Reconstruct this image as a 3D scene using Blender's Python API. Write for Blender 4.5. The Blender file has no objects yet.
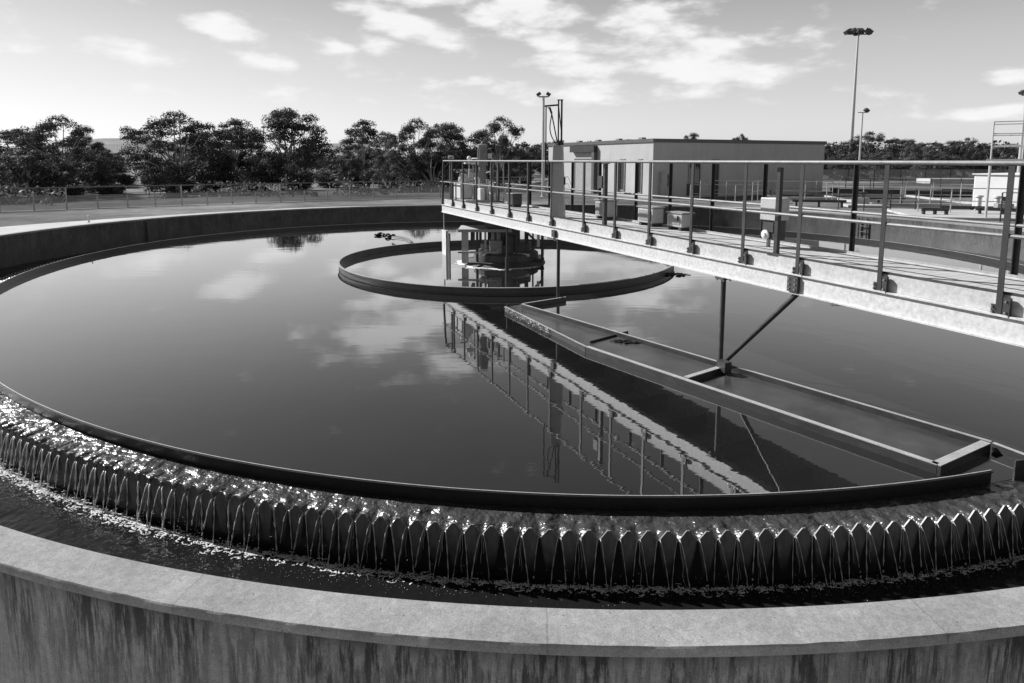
import bpy, math, random
from math import sin, cos, pi, radians, hypot, atan2, tan, exp, sqrt
from mathutils import Vector, Matrix, noise as mnoise

random.seed(11)
scene = bpy.context.scene
COL = scene.collection

# ------------------------------------------------------------------ camera
FPX = 650.0
PITCH = radians(7.2)
CZ = 2.5
CYPX = 160 + FPX * tan(PITCH)
cam = bpy.data.cameras.new("camera")
cam.sensor_width = 36
cam.lens = 36 * FPX / 1024
cam.shift_y = -(341.5 - CYPX) / 1024
cam.clip_start = 0.05
cam.clip_end = 12000
camo = bpy.data.objects.new("camera", cam)
camo.location = (0, 0, CZ)
camo.rotation_euler = (pi / 2 - PITCH, 0, 0)
COL.objects.link(camo)
scene.camera = camo


def onz(u, v, z):
    """where the sight line of a photo pixel meets the level z"""
    a = u - 512
    b = v - CYPX
    y = FPX * cos(PITCH) - b * sin(PITCH)
    w = -FPX * sin(PITCH) - b * cos(PITCH)
    t = (z - CZ) / w
    return Vector((a * t, y * t, z))


def aty(u, v, Y):
    """the point of a photo pixel's sight line at distance Y"""
    a = u - 512
    b = v - CYPX
    y = FPX * cos(PITCH) - b * sin(PITCH)
    w = -FPX * sin(PITCH) - b * cos(PITCH)
    t = Y / y
    return Vector((a * t, Y, CZ + w * t))


# ------------------------------------------------------------------ mesh builder
class MB:
    def __init__(self):
        self.v = []
        self.f = []
        self.s = []
        self.cut = []

    def add(self, vs, fs, smooth=False):
        o = len(self.v)
        self.cut.append((o, len(self.f)))
        self.v += [tuple(p) for p in vs]
        self.f += [tuple(i + o for i in f) for f in fs]
        self.s += [smooth] * len(fs)
        return self

    def box(self, c, size, rot=None):
        hx, hy, hz = size[0] / 2, size[1] / 2, size[2] / 2
        vs = [Vector((x, y, z)) for x in (-hx, hx) for y in (-hy, hy) for z in (-hz, hz)]
        if rot is not None:
            vs = [rot @ p for p in vs]
        c = Vector(c)
        vs = [p + c for p in vs]
        self.add(vs, [(0, 1, 3, 2), (4, 6, 7, 5), (0, 4, 5, 1), (2, 3, 7, 6), (0, 2, 6, 4), (1, 5, 7, 3)])
        return self

    def bb(self, x0, x1, y0, y1, z0, z1):
        return self.box(((x0 + x1) / 2, (y0 + y1) / 2, (z0 + z1) / 2), (abs(x1 - x0), abs(y1 - y0), abs(z1 - z0)))

    def bar(self, p0, p1, w, h):
        """rectangular bar from p0 to p1, w across, h upward"""
        p0 = Vector(p0)
        p1 = Vector(p1)
        d = (p1 - p0)
        L = d.length
        d.normalize()
        up = Vector((0, 0, 1))
        if abs(d.z) > .98:
            up = Vector((0, 1, 0))
        sd = d.cross(up).normalized()
        up = sd.cross(d).normalized()
        m = Matrix((d, sd, up)).transposed()
        return self.box((p0 + p1) / 2, (L, w, h), m)

    def tube(self, pts, r, n=10, caps=True):
        pts = [Vector(p) for p in pts]
        rs = r if isinstance(r, (list, tuple)) else [r] * len(pts)
        rings = []
        ref = None
        for i, p in enumerate(pts):
            a = pts[max(0, i - 1)]
            b = pts[min(len(pts) - 1, i + 1)]
            d = (b - a)
            if d.length < 1e-9:
                d = Vector((0, 0, 1))
            d.normalize()
            if ref is None:
                ref = Vector((1, 0, 0)) if abs(d.x) < .9 else Vector((0, 1, 0))
            x = (ref - d * ref.dot(d)).normalized()
            ref = x
            y = d.cross(x)
            rings.append([p + (x * cos(2 * pi * k / n) + y * sin(2 * pi * k / n)) * rs[i] for k in range(n)])
        vs = [q for ring in rings for q in ring]
        fs = []
        for i in range(len(pts) - 1):
            for k in range(n):
                k2 = (k + 1) % n
                fs.append((i * n + k, i * n + k2, (i + 1) * n + k2, (i + 1) * n + k))
        self.add(vs, fs, True)
        if caps:
            o = len(self.v) - len(vs)
            self.f.append(tuple(o + k for k in reversed(range(n))))
            self.s.append(False)
            self.f.append(tuple(o + (len(pts) - 1) * n + k for k in range(n)))
            self.s.append(False)
        return self

    def lathe(self, c, prof, n=32, smooth=True, cap=True):
        c = Vector(c)
        vs = []
        for (r, z) in prof:
            for k in range(n):
                vs.append(c + Vector((r * cos(2 * pi * k / n), r * sin(2 * pi * k / n), z)))
        fs = []
        for i in range(len(prof) - 1):
            for k in range(n):
                k2 = (k + 1) % n
                fs.append((i * n + k, i * n + k2, (i + 1) * n + k2, (i + 1) * n + k))
        self.add(vs, fs, smooth)
        if cap:
            o = len(self.v) - len(vs)
            self.f.append(tuple(o + k for k in reversed(range(n))))
            self.s.append(False)
            self.f.append(tuple(o + (len(prof) - 1) * n + k for k in range(n)))
            self.s.append(False)
        return self

    def fleck(self, c, r, flat=.4):
        c = Vector(c)
        a = random.uniform(0, pi)
        x = Vector((cos(a), sin(a), 0)) * r * random.uniform(1, 1.7)
        y = Vector((-sin(a), cos(a), 0)) * r
        z = Vector((0, 0, r * flat))
        self.add([c + x, c + y, c - x, c - y, c + z, c - z], [(0, 1, 4), (1, 2, 4), (2, 3, 4), (3, 0, 4), (1, 0, 5), (2, 1, 5), (3, 2, 5), (0, 3, 5)], True)
        return self

    def sphere(self, c, r, n=8, m=6, sc=(1, 1, 1)):
        c = Vector(c)
        vs = [c + Vector((0, 0, r * sc[2]))]
        for i in range(1, m):
            a = pi * i / m
            for k in range(n):
                b = 2 * pi * k / n
                vs.append(c + Vector((r * sin(a) * cos(b) * sc[0], r * sin(a) * sin(b) * sc[1], r * cos(a) * sc[2])))
        vs.append(c - Vector((0, 0, r * sc[2])))
        fs = []
        for k in range(n):
            fs.append((0, 1 + k, 1 + (k + 1) % n))
        for i in range(m - 2):
            for k in range(n):
                a = 1 + i * n
                fs.append((a + k, a + n + k, a + n + (k + 1) % n, a + (k + 1) % n))
        a = 1 + (m - 2) * n
        for k in range(n):
            fs.append((a + k, len(vs) - 1, a + (k + 1) % n))
        self.add(vs, fs, True)
        return self

    def sweep(self, fr, prof, th, closed=True, smooth=True, centre=None):
        """sweep a closed (dr, z) profile round the curve r = fr(theta)"""
        cx, cy = centre or TC
        n = len(prof)
        vs = []
        for t in th:
            R = fr(t)
            for (dr, z) in prof:
                vs.append((cx + (R + dr) * cos(t), cy + (R + dr) * sin(t), z))
        fs = []
        N = len(th)
        for i in range(N if closed else N - 1):
            j = (i + 1) % N
            for k in range(n):
                k2 = (k + 1) % n
                fs.append((i * n + k, j * n + k, j * n + k2, i * n + k2))
        self.add(vs, fs, smooth)
        if not closed:
            o = len(self.v) - len(vs)
            self.f.append(tuple(o + k for k in range(n)))
            self.s.append(False)
            self.f.append(tuple(o + (N - 1) * n + k for k in reversed(range(n))))
            self.s.append(False)
        return self

    def each(self, name, mat, parent=None, bevel=0):
        """every shape added becomes a mesh object of its own"""
        out = []
        ends = self.cut[1:] + [(len(self.v), len(self.f))]
        for (v0, f0), (v1, f1) in zip(self.cut, ends):
            m = MB()
            m.v = self.v[v0:v1]
            m.f = [tuple(i - v0 for i in f) for f in self.f[f0:f1]]
            m.s = self.s[f0:f1]
            out.append(m.build(name, mat, parent, bevel=bevel))
        return out

    def build(self, name, mat, parent=None, autosmooth=True, bevel=0):
        me = bpy.data.meshes.new(name)
        me.from_pydata(self.v, [], self.f)
        me.polygons.foreach_set("use_smooth", self.s)
        if mat is not None:
            me.materials.append(mat)
        me.update()
        if autosmooth and any(self.s):
            try:
                me.set_sharp_from_angle(angle=radians(38))
            except Exception:
                pass
        o = bpy.data.objects.new(name, me)
        COL.objects.link(o)
        if parent is not None:
            o.parent = parent
        if bevel:
            b = o.modifiers.new("edge", 'BEVEL')
            b.width = bevel
            b.segments = 2
            b.limit_method = 'ANGLE'
        return o


def tag(o, label=None, cat=None, group=None, kind=None):
    if label:
        o["label"] = label
    if cat:
        o["category"] = cat
    if group:
        o["group"] = group
    if kind:
        o["kind"] = kind
    return o


def empty(name, loc=(0, 0, 0), rz=0, label=None, cat=None, group=None):
    o = bpy.data.objects.new(name, None)
    o.empty_display_size = .3
    o.location = loc
    o.rotation_euler = (0, 0, rz)
    COL.objects.link(o)
    return tag(o, label, cat, group)


def copy_tree(o, parent=None):
    c = o.copy()
    COL.objects.link(c)
    if parent is not None:
        c.parent = parent
    for ch in list(o.children):
        copy_tree(ch, c)
    return c


TC = (0.45, 15.2)           # reference centre of the tank
# ------------------------------------------------------------------ materials (all neutral greys: a monochrome picture)
def newmat(name):
    m = bpy.data.materials.new(name)
    m.use_nodes = True
    nt = m.node_tree
    nt.nodes.clear()
    out = nt.nodes.new("ShaderNodeOutputMaterial")
    bs = nt.nodes.new("ShaderNodeBsdfPrincipled")
    nt.links.new(bs.outputs[0], out.inputs[0])
    return m, nt, bs


def coords(nt, scale=(1, 1, 1), world=True):
    mp = nt.nodes.new("ShaderNodeMapping")
    mp.inputs["Scale"].default_value = scale
    if world:
        g = nt.nodes.new("ShaderNodeNewGeometry")
        nt.links.new(g.outputs["Position"], mp.inputs["Vector"])
    else:
        g = nt.nodes.new("ShaderNodeTexCoord")
        nt.links.new(g.outputs["Object"], mp.inputs["Vector"])
    return mp.outputs[0]


def noise(nt, vec, scale, detail=5, rough=.55):
    n = nt.nodes.new("ShaderNodeTexNoise")
    n.inputs["Scale"].default_value = scale
    n.inputs["Detail"].default_value = detail
    n.inputs["Roughness"].default_value = rough
    nt.links.new(vec, n.inputs["Vector"])
    return n.outputs["Fac"]


def ramp(nt, fac, stops):
    r = nt.nodes.new("ShaderNodeValToRGB")
    el = r.color_ramp.elements
    while len(el) < len(stops):
        el.new(.5)
    for e, (p, g) in zip(el, stops):
        e.position = p
        e.color = (g, g, g, 1)
    nt.links.new(fac, r.inputs[0])
    return r.outputs[0]


def mth(nt, op, a, b=None, c=None, clamp=False):
    m = nt.nodes.new("ShaderNodeMath")
    m.operation = op
    m.use_clamp = clamp
    for i, x in enumerate((a, b, c)):
        if x is None:
            continue
        if isinstance(x, (int, float)):
            m.inputs[i].default_value = x
        else:
            nt.links.new(x, m.inputs[i])
    return m.outputs[0]


def mixg(nt, fac, a, b, mode='MIX'):
    m = nt.nodes.new("ShaderNodeMix")
    m.data_type = 'RGBA'
    m.blend_type = mode
    for k, x in ((0, fac), (6, a), (7, b)):
        if isinstance(x, (int, float)):
            m.inputs[k].default_value = x if k == 0 else (x, x, x, 1)
        else:
            nt.links.new(x, m.inputs[k])
    return m.outputs[2]


def bump(nt, bs, h, strength=.3, dist=.01):
    b = nt.nodes.new("ShaderNodeBump")
    b.inputs["Strength"].default_value = strength
    b.inputs["Distance"].default_value = dist
    nt.links.new(h, b.inputs["Height"])
    nt.links.new(b.outputs[0], bs.inputs["Normal"])


def simple(name, lo, hi, scale=4, rough=.6, metal=0, bumpd=0, fine=60, spec=.5, stretch=(1, 1, 1)):
    m, nt, bs = newmat(name)
    v = coords(nt, stretch)
    a = noise(nt, v, scale, 6, .6)
    c = ramp(nt, a, [(.28, lo), (.72, hi)])
    b = noise(nt, coords(nt), fine, 3, .6)
    c = mixg(nt, 1.0, c, ramp(nt, b, [(.3, .78), (.7, 1.12)]), 'MULTIPLY')
    nt.links.new(c, bs.inputs["Base Color"])
    bs.inputs["Roughness"].default_value = rough
    bs.inputs["Metallic"].default_value = metal
    bs.inputs["Specular IOR Level"].default_value = spec
    if bumpd:
        bump(nt, bs, b, .5, bumpd)
    return m


def concrete(name, lo, hi, stain=0.0, stainlo=.25, centre=None, ztop=.5, pores=True, joint=0):
    """cast concrete: cloudy tone, fine grain, pores; optional vertical streaks running down from ztop"""
    m, nt, bs = newmat(name)
    v = coords(nt)
    a = noise(nt, v, 1.7, 8, .62)
    c = ramp(nt, a, [(.3, lo), (.7, hi)])
    g = noise(nt, v, 140, 2, .6)
    c = mixg(nt, 1.0, c, ramp(nt, g, [(.3, .72), (.68, 1.12)]), 'MULTIPLY')
    g2 = noise(nt, v, 22, 5, .65)
    c = mixg(nt, 1.0, c, ramp(nt, g2, [(.3, .8), (.65, 1.08)]), 'MULTIPLY')
    if pores:
        vo = nt.nodes.new("ShaderNodeTexVoronoi")
        vo.inputs["Scale"].default_value = 26
        nt.links.new(v, vo.inputs["Vector"])
        pk = ramp(nt, vo.outputs["Distance"], [(.06, .35), (.13, 1.0)])
        sel = ramp(nt, noise(nt, v, 9, 2), [(.5, 0), (.58, 1)])
        c = mixg(nt, sel, c, mixg(nt, 1.0, c, pk, 'MULTIPLY'))
    if stain:
        # angle round the tank and height: streaks run straight down
        sp = nt.nodes.new("ShaderNodeSeparateXYZ")
        geo = nt.nodes.new("ShaderNodeNewGeometry")
        nt.links.new(geo.outputs["Position"], sp.inputs[0])
        dx = mth(nt, 'SUBTRACT', sp.outputs[0], centre[0])
        dy = mth(nt, 'SUBTRACT', sp.outputs[1], centre[1])
        at = mth(nt, 'ARCTAN2', dx, mth(nt, 'MULTIPLY', dy, -1))
        cb = nt.nodes.new("ShaderNodeCombineXYZ")
        nt.links.new(at, cb.inputs[0])
        nt.links.new(mth(nt, 'MULTIPLY', sp.outputs[2], .008), cb.inputs[1])
        s1 = noise(nt, cb.outputs[0], 400, 6, .7)
        s2 = noise(nt, cb.outputs[0], 90, 4, .6)
        st = mth(nt, 'MULTIPLY', ramp(nt, s1, [(.40, 0), (.54, 1)]), ramp(nt, s2, [(.38, .3), (.54, 1)]))
        # strongest just under the edge, trailing off unevenly
        dz = mth(nt, 'SUBTRACT', ztop, sp.outputs[2])
        cb2 = nt.nodes.new("ShaderNodeCombineXYZ")
        nt.links.new(at, cb2.inputs[0])
        reach = mth(nt, 'MULTIPLY_ADD', noise(nt, cb2.outputs[0], 300, 5, .74), 1.4, -.04)
        fall = mth(nt, 'SUBTRACT', 1.0, mth(nt, 'DIVIDE', dz, reach), clamp=True)
        fall = mth(nt, 'POWER', fall, .6)
        st = mth(nt, 'MULTIPLY', st, fall)
        band = mth(nt, 'SUBTRACT', 1.0, mth(nt, 'DIVIDE', dz, .10), clamp=True)
        st = mth(nt, 'MAXIMUM', st, mth(nt, 'MULTIPLY', band, ramp(nt, s2, [(.3, .2), (.55, .9)])))
        st = mth(nt, 'MULTIPLY', st, stain, clamp=True)
        c = mixg(nt, st, c, mixg(nt, 1.0, c, stainlo, 'MULTIPLY'))
    if joint:
        sp = nt.nodes.new("ShaderNodeSeparateXYZ")
        geo = nt.nodes.new("ShaderNodeNewGeometry")
        nt.links.new(geo.outputs["Position"], sp.inputs[0])
        at = mth(nt, 'ARCTAN2', mth(nt, 'SUBTRACT', sp.outputs[0], centre[0]), mth(nt, 'MULTIPLY', mth(nt, 'SUBTRACT', sp.outputs[1], centre[1]), -1))
        at = mth(nt, 'ADD', at, mth(nt, 'MULTIPLY', noise(nt, v, 14, 3), .0018))
        fr = mth(nt, 'ABSOLUTE', mth(nt, 'SUBTRACT', mth(nt, 'FRACT', mth(nt, 'ADD', mth(nt, 'DIVIDE', at, joint), .675)), .5))
        c = mixg(nt, mth(nt, 'MULTIPLY', mth(nt, 'LESS_THAN', fr, .0024 * .13 / joint), .35), c, .08)
        big = noise(nt, v, .55, 4, .6)
        c = mixg(nt, 1.0, c, ramp(nt, big, [(.35, .82), (.65, 1.12)]), 'MULTIPLY')
    nt.links.new(c, bs.inputs["Base Color"])
    bs.inputs["Roughness"].default_value = .85
    bs.inputs["Specular IOR Level"].default_value = .3
    bump(nt, bs, g2, .35, .006)
    return m


M = {}
M['coping'] = concrete("concrete_coping", .24, .38, centre=TC, joint=.131)
M['outer'] = concrete("stained_concrete", .27, .39, .97, .08, TC, .49)
M['inner'] = concrete("damp_inner_concrete", .11, .19, .8, .35, TC, .5, False)
M['algae'] = simple("algae_concrete", .012, .03, 6, .5, bumpd=.004)
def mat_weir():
    """weathered metal teeth, blackening unevenly towards the channel and below each notch"""
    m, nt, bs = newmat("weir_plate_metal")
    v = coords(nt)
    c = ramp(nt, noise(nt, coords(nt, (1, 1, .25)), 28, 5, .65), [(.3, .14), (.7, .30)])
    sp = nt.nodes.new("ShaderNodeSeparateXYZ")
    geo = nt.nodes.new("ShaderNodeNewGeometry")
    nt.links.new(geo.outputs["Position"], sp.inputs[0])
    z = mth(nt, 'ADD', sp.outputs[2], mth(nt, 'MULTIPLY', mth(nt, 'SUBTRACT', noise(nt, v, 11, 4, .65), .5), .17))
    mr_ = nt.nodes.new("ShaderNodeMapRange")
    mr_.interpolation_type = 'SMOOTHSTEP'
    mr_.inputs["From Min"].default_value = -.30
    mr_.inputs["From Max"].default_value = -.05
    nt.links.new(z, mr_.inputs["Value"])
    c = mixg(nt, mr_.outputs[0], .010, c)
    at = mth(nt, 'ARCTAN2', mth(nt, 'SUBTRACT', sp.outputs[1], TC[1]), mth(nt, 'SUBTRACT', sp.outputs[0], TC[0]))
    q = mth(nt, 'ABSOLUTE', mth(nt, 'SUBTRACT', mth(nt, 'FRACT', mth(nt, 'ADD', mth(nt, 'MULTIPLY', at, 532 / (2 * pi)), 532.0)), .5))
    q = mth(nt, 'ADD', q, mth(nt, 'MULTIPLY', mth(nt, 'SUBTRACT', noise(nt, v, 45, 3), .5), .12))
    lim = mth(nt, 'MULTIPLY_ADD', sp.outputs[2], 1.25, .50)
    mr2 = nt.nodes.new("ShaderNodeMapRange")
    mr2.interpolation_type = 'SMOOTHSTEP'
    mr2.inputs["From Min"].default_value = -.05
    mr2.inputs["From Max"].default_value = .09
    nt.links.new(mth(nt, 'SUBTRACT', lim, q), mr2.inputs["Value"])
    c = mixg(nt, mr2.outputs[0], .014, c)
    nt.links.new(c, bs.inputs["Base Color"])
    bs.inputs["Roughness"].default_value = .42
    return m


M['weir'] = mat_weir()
M['baffle'] = simple("baffle_black", .012, .028, 3, .38, stretch=(1, 1, 3))
M['bridge'] = simple("bridge_white_paint", .61, .66, 3.5, .5, fine=26, stretch=(1, 1, .15))
M['kick'] = simple("bridge_upper_plate", .50, .57, 5, .55, fine=24, stretch=(1, 1, .1))
M['rail'] = simple("galvanised_rail", .14, .24, 9, .5, metal=.1)
M['post'] = simple("weathered_post", .018, .038, 9, .5, metal=.0)
M['bracket'] = simple("dark_bracket", .03, .06, 18, .5, metal=.1)
M['bolt'] = simple("bolt_steel", .3, .5, 30, .35, metal=.7)
M['under'] = simple("underside_steel", .04, .08, 5, .6)
M['steel'] = simple("pale_steel", .35, .5, 6, .45, metal=.3)
M['darksteel'] = simple("dark_steel", .035, .075, 8, .45, metal=.2)
M['ringm'] = simple("ring_steel", .05, .10, 3, .42, stretch=(1, 1, 3))
M['trough'] = simple("trough_steel", .03, .07, 5, .35, stretch=(1, 1, 3))
M['flange'] = simple("trough_flange", .40, .55, 7, .4, metal=.2)
M['machine'] = simple("machine_paint", .22, .34, 5, .45)
M['machlight'] = simple("machine_light_paint", .6, .75, 5, .45)
M['cabinet'] = simple("cabinet_paint", .42, .52, 3, .4)
M['hub'] = simple("hub_concrete", .05, .12, 3, .7, bumpd=.004)
M['wall'] = None
M['roofedge'] = simple("roof_edge", .07, .12, 4, .5)
M['door'] = simple("door_paint", .30, .38, 3, .5)
M['darkdoor'] = simple("dark_recess", .02, .04, 3, .5)
M['frame'] = simple("window_frame", .2, .3, 6, .4)
M['lamp'] = simple("lamp_housing", .04, .08, 8, .4)
M['polem'] = simple("pole_galvanised", .48, .62, 3, .4, metal=.3)
M['white'] = simple("white_tank_paint", .72, .82, 1.2, .55)
M['slab'] = simple("slab_concrete", .38, .52, 1.5, .8, bumpd=.004)
M['pitdark'] = simple("pit_dark", .03, .06, 2, .7)
M['bark'] = simple("gum_bark", .28, .5, 5, .85, stretch=(1, 1, .3))
M['debris'] = simple("wet_debris", .008, .02, 20, .4)
M['foam'] = simple("white_foam", .78, .9, 30, .6)
M['hill'] = simple("far_hill", .10, .22, .02, .95, fine=.08)
M['wood'] = simple("far_wood", .05, .10, .08, .95, fine=.7)


def mat_glass():
    m, nt, bs = newmat("window_glass")
    bs.inputs["Base Color"].default_value = (.01, .01, .01, 1)
    bs.inputs["Roughness"].default_value = .05
    return m


M['glass'] = mat_glass()


def mat_wall():
    m, nt, bs = newmat("precast_wall")
    v = coords(nt, world=False)
    a = noise(nt, v, .8, 6, .6)
    c = ramp(nt, a, [(.3, .40), (.7, .47)])
    s = noise(nt, coords(nt, (3, 3, .18), False), 1.6, 5, .6)
    c = mixg(nt, 1.0, c, ramp(nt, s, [(.35, .95), (.6, 1.01)]), 'MULTIPLY')
    # vertical panel joints
    sp = nt.nodes.new("ShaderNodeSeparateXYZ")
    nt.links.new(v, sp.inputs[0])
    for ax in (0, 1):
        w = mth(nt, 'FRACT', mth(nt, 'DIVIDE', sp.outputs[ax], 1.2))
        w = mth(nt, 'ABSOLUTE', mth(nt, 'SUBTRACT', w, .5))
        c = mixg(nt, mth(nt, 'MULTIPLY', mth(nt, 'LESS_THAN', w, .008), .12), c, .1)
    nt.links.new(c, bs.inputs["Base Color"])
    bs.inputs["Roughness"].default_value = .8
    return m


M['wall'] = mat_wall()


def mat_deck():
    m, nt, bs = newmat("deck_grating")
    v = coords(nt, world=False)
    sp = nt.nodes.new("ShaderNodeSeparateXYZ")
    nt.links.new(v, sp.inputs[0])
    a = noise(nt, v, 3, 6, .6)
    c = ramp(nt, a, [(.3, .46), (.7, .64)])
    # grating bars: load bars along the deck, cross bars every 100 mm
    fx = mth(nt, 'ABSOLUTE', mth(nt, 'SUBTRACT', mth(nt, 'FRACT', mth(nt, 'DIVIDE', sp.outputs[0], .1)), .5))
    fy = mth(nt, 'ABSOLUTE', mth(nt, 'SUBTRACT', mth(nt, 'FRACT', mth(nt, 'DIVIDE', sp.outputs[1], .04)), .5))
    hole = mth(nt, 'MULTIPLY', mth(nt, 'LESS_THAN', fx, .36), mth(nt, 'LESS_THAN', fy, .26))
    c = mixg(nt, mth(nt, 'MULTIPLY', hole, .4), c, .08)
    nt.links.new(c, bs.inputs["Base Color"])
    bs.inputs["Roughness"].default_value = .55
    bump(nt, bs, mth(nt, 'SUBTRACT', 1.0, hole), .5, .006)
    return m


M['deck'] = mat_deck()


def mat_ground():
    m, nt, bs = newmat("dry_ground")
    v = coords(nt)
    a = noise(nt, v, .11, 7, .62)
    c = ramp(nt, a, [(.36, .09), (.5, .17), (.66, .32)])
    b = noise(nt, v, 1.3, 8, .7)
    c = mixg(nt, 1.0, c, ramp(nt, b, [(.3, .62), (.65, 1.1)]), 'MULTIPLY')
    g = noise(nt, v, 30, 3, .7)
    c = mixg(nt, 1.0, c, ramp(nt, g, [(.3, .65), (.7, 1.15)]), 'MULTIPLY')
    nt.links.new(c, bs.inputs["Base Color"])
    bs.inputs["Roughness"].default_value = .95
    bs.inputs["Specular IOR Level"].default_value = .1
    bump(nt, bs, g, .6, .03)
    return m


M['ground'] = mat_ground()
M['apron'] = simple("gravel_apron", .38, .54, .8, .9, bumpd=.01, fine=45)


def mat_water(name, base, scale, dist, aniso=(1, 1, 1), rough=.015, ior=1.4, det=3):
    m, nt, bs = newmat(name)
    bs.inputs["Base Color"].default_value = (base, base, base, 1)
    bs.inputs["Roughness"].default_value = rough
    bs.inputs["IOR"].default_value = ior
    v = coords(nt, aniso)
    h = noise(nt, v, scale, det, .5)
    h2 = noise(nt, v, scale * .22, 2, .5)
    hh = mth(nt, 'ADD', h, mth(nt, 'MULTIPLY', h2, 2.2))
    bump(nt, bs, hh, 1.0, dist)
    return m


def mat_mirror_water():
    """still dark effluent with a thin oily film: reflectance climbs steadily towards grazing view"""
    m, nt, bs = newmat("tank_water")
    v = coords(nt, (.5, 1.6, 1))
    h = noise(nt, v, 5.0, 3, .5)
    h2 = noise(nt, v, 1.1, 2, .5)
    patch = ramp(nt, noise(nt, coords(nt), .16, 3, .5), [(.42, .35), (.62, 1.0)])
    hh = mth(nt, 'MULTIPLY', mth(nt, 'ADD', h, mth(nt, 'MULTIPLY', h2, 2.2)), patch)
    b = nt.nodes.new("ShaderNodeBump")
    b.inputs["Strength"].default_value = 1.0
    b.inputs["Distance"].default_value = .0008
    nt.links.new(hh, b.inputs["Height"])
    df = nt.nodes.new("ShaderNodeBsdfDiffuse")
    nt.links.new(ramp(nt, noise(nt, coords(nt), .5, 5, .6), [(.3, .010), (.7, .018)]), df.inputs[0])
    gl = nt.nodes.new("ShaderNodeBsdfGlossy")
    gl.inputs["Color"].default_value = (1, 1, 1, 1)
    gl.inputs["Roughness"].default_value = .012
    nt.links.new(b.outputs[0], gl.inputs["Normal"])
    lw = nt.nodes.new("ShaderNodeLayerWeight")
    lw.inputs["Blend"].default_value = .5
    f = mth(nt, 'MULTIPLY_ADD', mth(nt, 'POWER', lw.outputs["Facing"], 3.8), 1.14, .065, clamp=True)
    mx = nt.nodes.new("ShaderNodeMixShader")
    nt.links.new(f, mx.inputs[0])
    nt.links.new(df.outputs[0], mx.inputs[1])
    nt.links.new(gl.outputs[0], mx.inputs[2])
    out = [n for n in nt.nodes if n.type == 'OUTPUT_MATERIAL'][0]
    nt.nodes.remove(bs)
    nt.links.new(mx.outputs[0], out.inputs[0])
    return m


M['water'] = mat_mirror_water()
M['flow'] = mat_water("overflow_water", .045, 10, .055, (1, 1, 1), .33, 1.9, 3)
M['launder'] = mat_water("launder_water", .012, 13, .012, (1, 1, 1), .03)


def mat_jet():
    m, nt, bs = newmat("falling_water")
    bs.inputs["Base Color"].default_value = (.92, .92, .92, 1)
    bs.inputs["Roughness"].default_value = .25
    bs.inputs["IOR"].default_value = 1.333
    bs.inputs["Transmission Weight"].default_value = .35
    return m


M['jet'] = mat_jet()


def mat_leaf(name, lo, hi):
    m, nt, bs = newmat(name)
    oi = nt.nodes.new("ShaderNodeObjectInfo")
    v = coords(nt)
    a = noise(nt, v, .7, 3, .6)
    b = noise(nt, v, 9, 2, .6)
    c = ramp(nt, mth(nt, 'ADD', mth(nt, 'MULTIPLY', a, .6), mth(nt, 'MULTIPLY', b, .4)), [(.35, lo), (.65, hi)])
    c = mixg(nt, 1.0, c, mth(nt, 'MULTIPLY_ADD', oi.outputs["Random"], .5, .75), 'MULTIPLY')
    nt.links.new(c, bs.inputs["Base Color"])
    bs.inputs["Roughness"].default_value = .6
    bs.inputs["Specular IOR Level"].default_value = .25
    tl = nt.nodes.new("ShaderNodeBsdfTranslucent")
    nt.links.new(c, tl.inputs[0])
    mx = nt.nodes.new("ShaderNodeMixShader")
    mx.inputs[0].default_value = .22
    out = [n for n in nt.nodes if n.type == 'OUTPUT_MATERIAL'][0]
    nt.links.new(bs.outputs[0], mx.inputs[1])
    nt.links.new(tl.outputs[0], mx.inputs[2])
    nt.links.new(mx.outputs[0], out.inputs[0])
    return m


M['leaf'] = mat_leaf("gum_leaves", .04, .10)
M['straw'] = mat_leaf("dry_grass", .12, .26)
M['leaf2'] = mat_leaf("pale_leaves", .06, .13)


def mat_mesh():
    """chain-link: real wires with open gaps"""
    m, nt, bs = newmat("chain_link")
    tr = nt.nodes.new("ShaderNodeBsdfTransparent")
    mx = nt.nodes.new("ShaderNodeMixShader")
    out = [n for n in nt.nodes if n.type == 'OUTPUT_MATERIAL'][0]
    v = coords(nt, world=False)
    sp = nt.nodes.new("ShaderNodeSeparateXYZ")
    nt.links.new(v, sp.inputs[0])
    p = mth(nt, 'ADD', sp.outputs[0], sp.outputs[2])
    q = mth(nt, 'SUBTRACT', sp.outputs[0], sp.outputs[2])
    fs = []
    for e in (p, q):
        w = mth(nt, 'ABSOLUTE', mth(nt, 'SUBTRACT', mth(nt, 'FRACT', mth(nt, 'DIVIDE', e, .07)), .5))
        fs.append(mth(nt, 'LESS_THAN', w, .17))
    fac = mth(nt, 'MAXIMUM', fs[0], fs[1])
    bs.inputs["Base Color"].default_value = (.30, .30, .30, 1)
    bs.inputs["Roughness"].default_value = .5
    nt.links.new(fac, mx.inputs[0])
    nt.links.new(tr.outputs[0], mx.inputs[1])
    nt.links.new(bs.outputs[0], mx.inputs[2])
    nt.links.new(mx.outputs[0], out.inputs[0])
    return m


M['mesh'] = mat_mesh()

def sm(x):
    x = max(0.0, min(1.0, x))
    return x * x * (3 - 2 * x)


def gz(x, y):
    """ground level: the tank stands on a bank that falls away in front and beyond the left fence"""
    dx, dy = x - .45, y - 15.2
    D = hypot(dx, dy)
    near = sm((-dy / max(D, .1) - .05) / .95)
    brg = math.degrees(atan2(x, max(y, .1))) if y > 0 else (-90 if x < 0 else 90)
    left = sm((9 - brg) / 10) * (1 if y > 0 else 0)
    return .20 - 1.3 * near - 2.3 * sm((D - 29) / 36) * left


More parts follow.
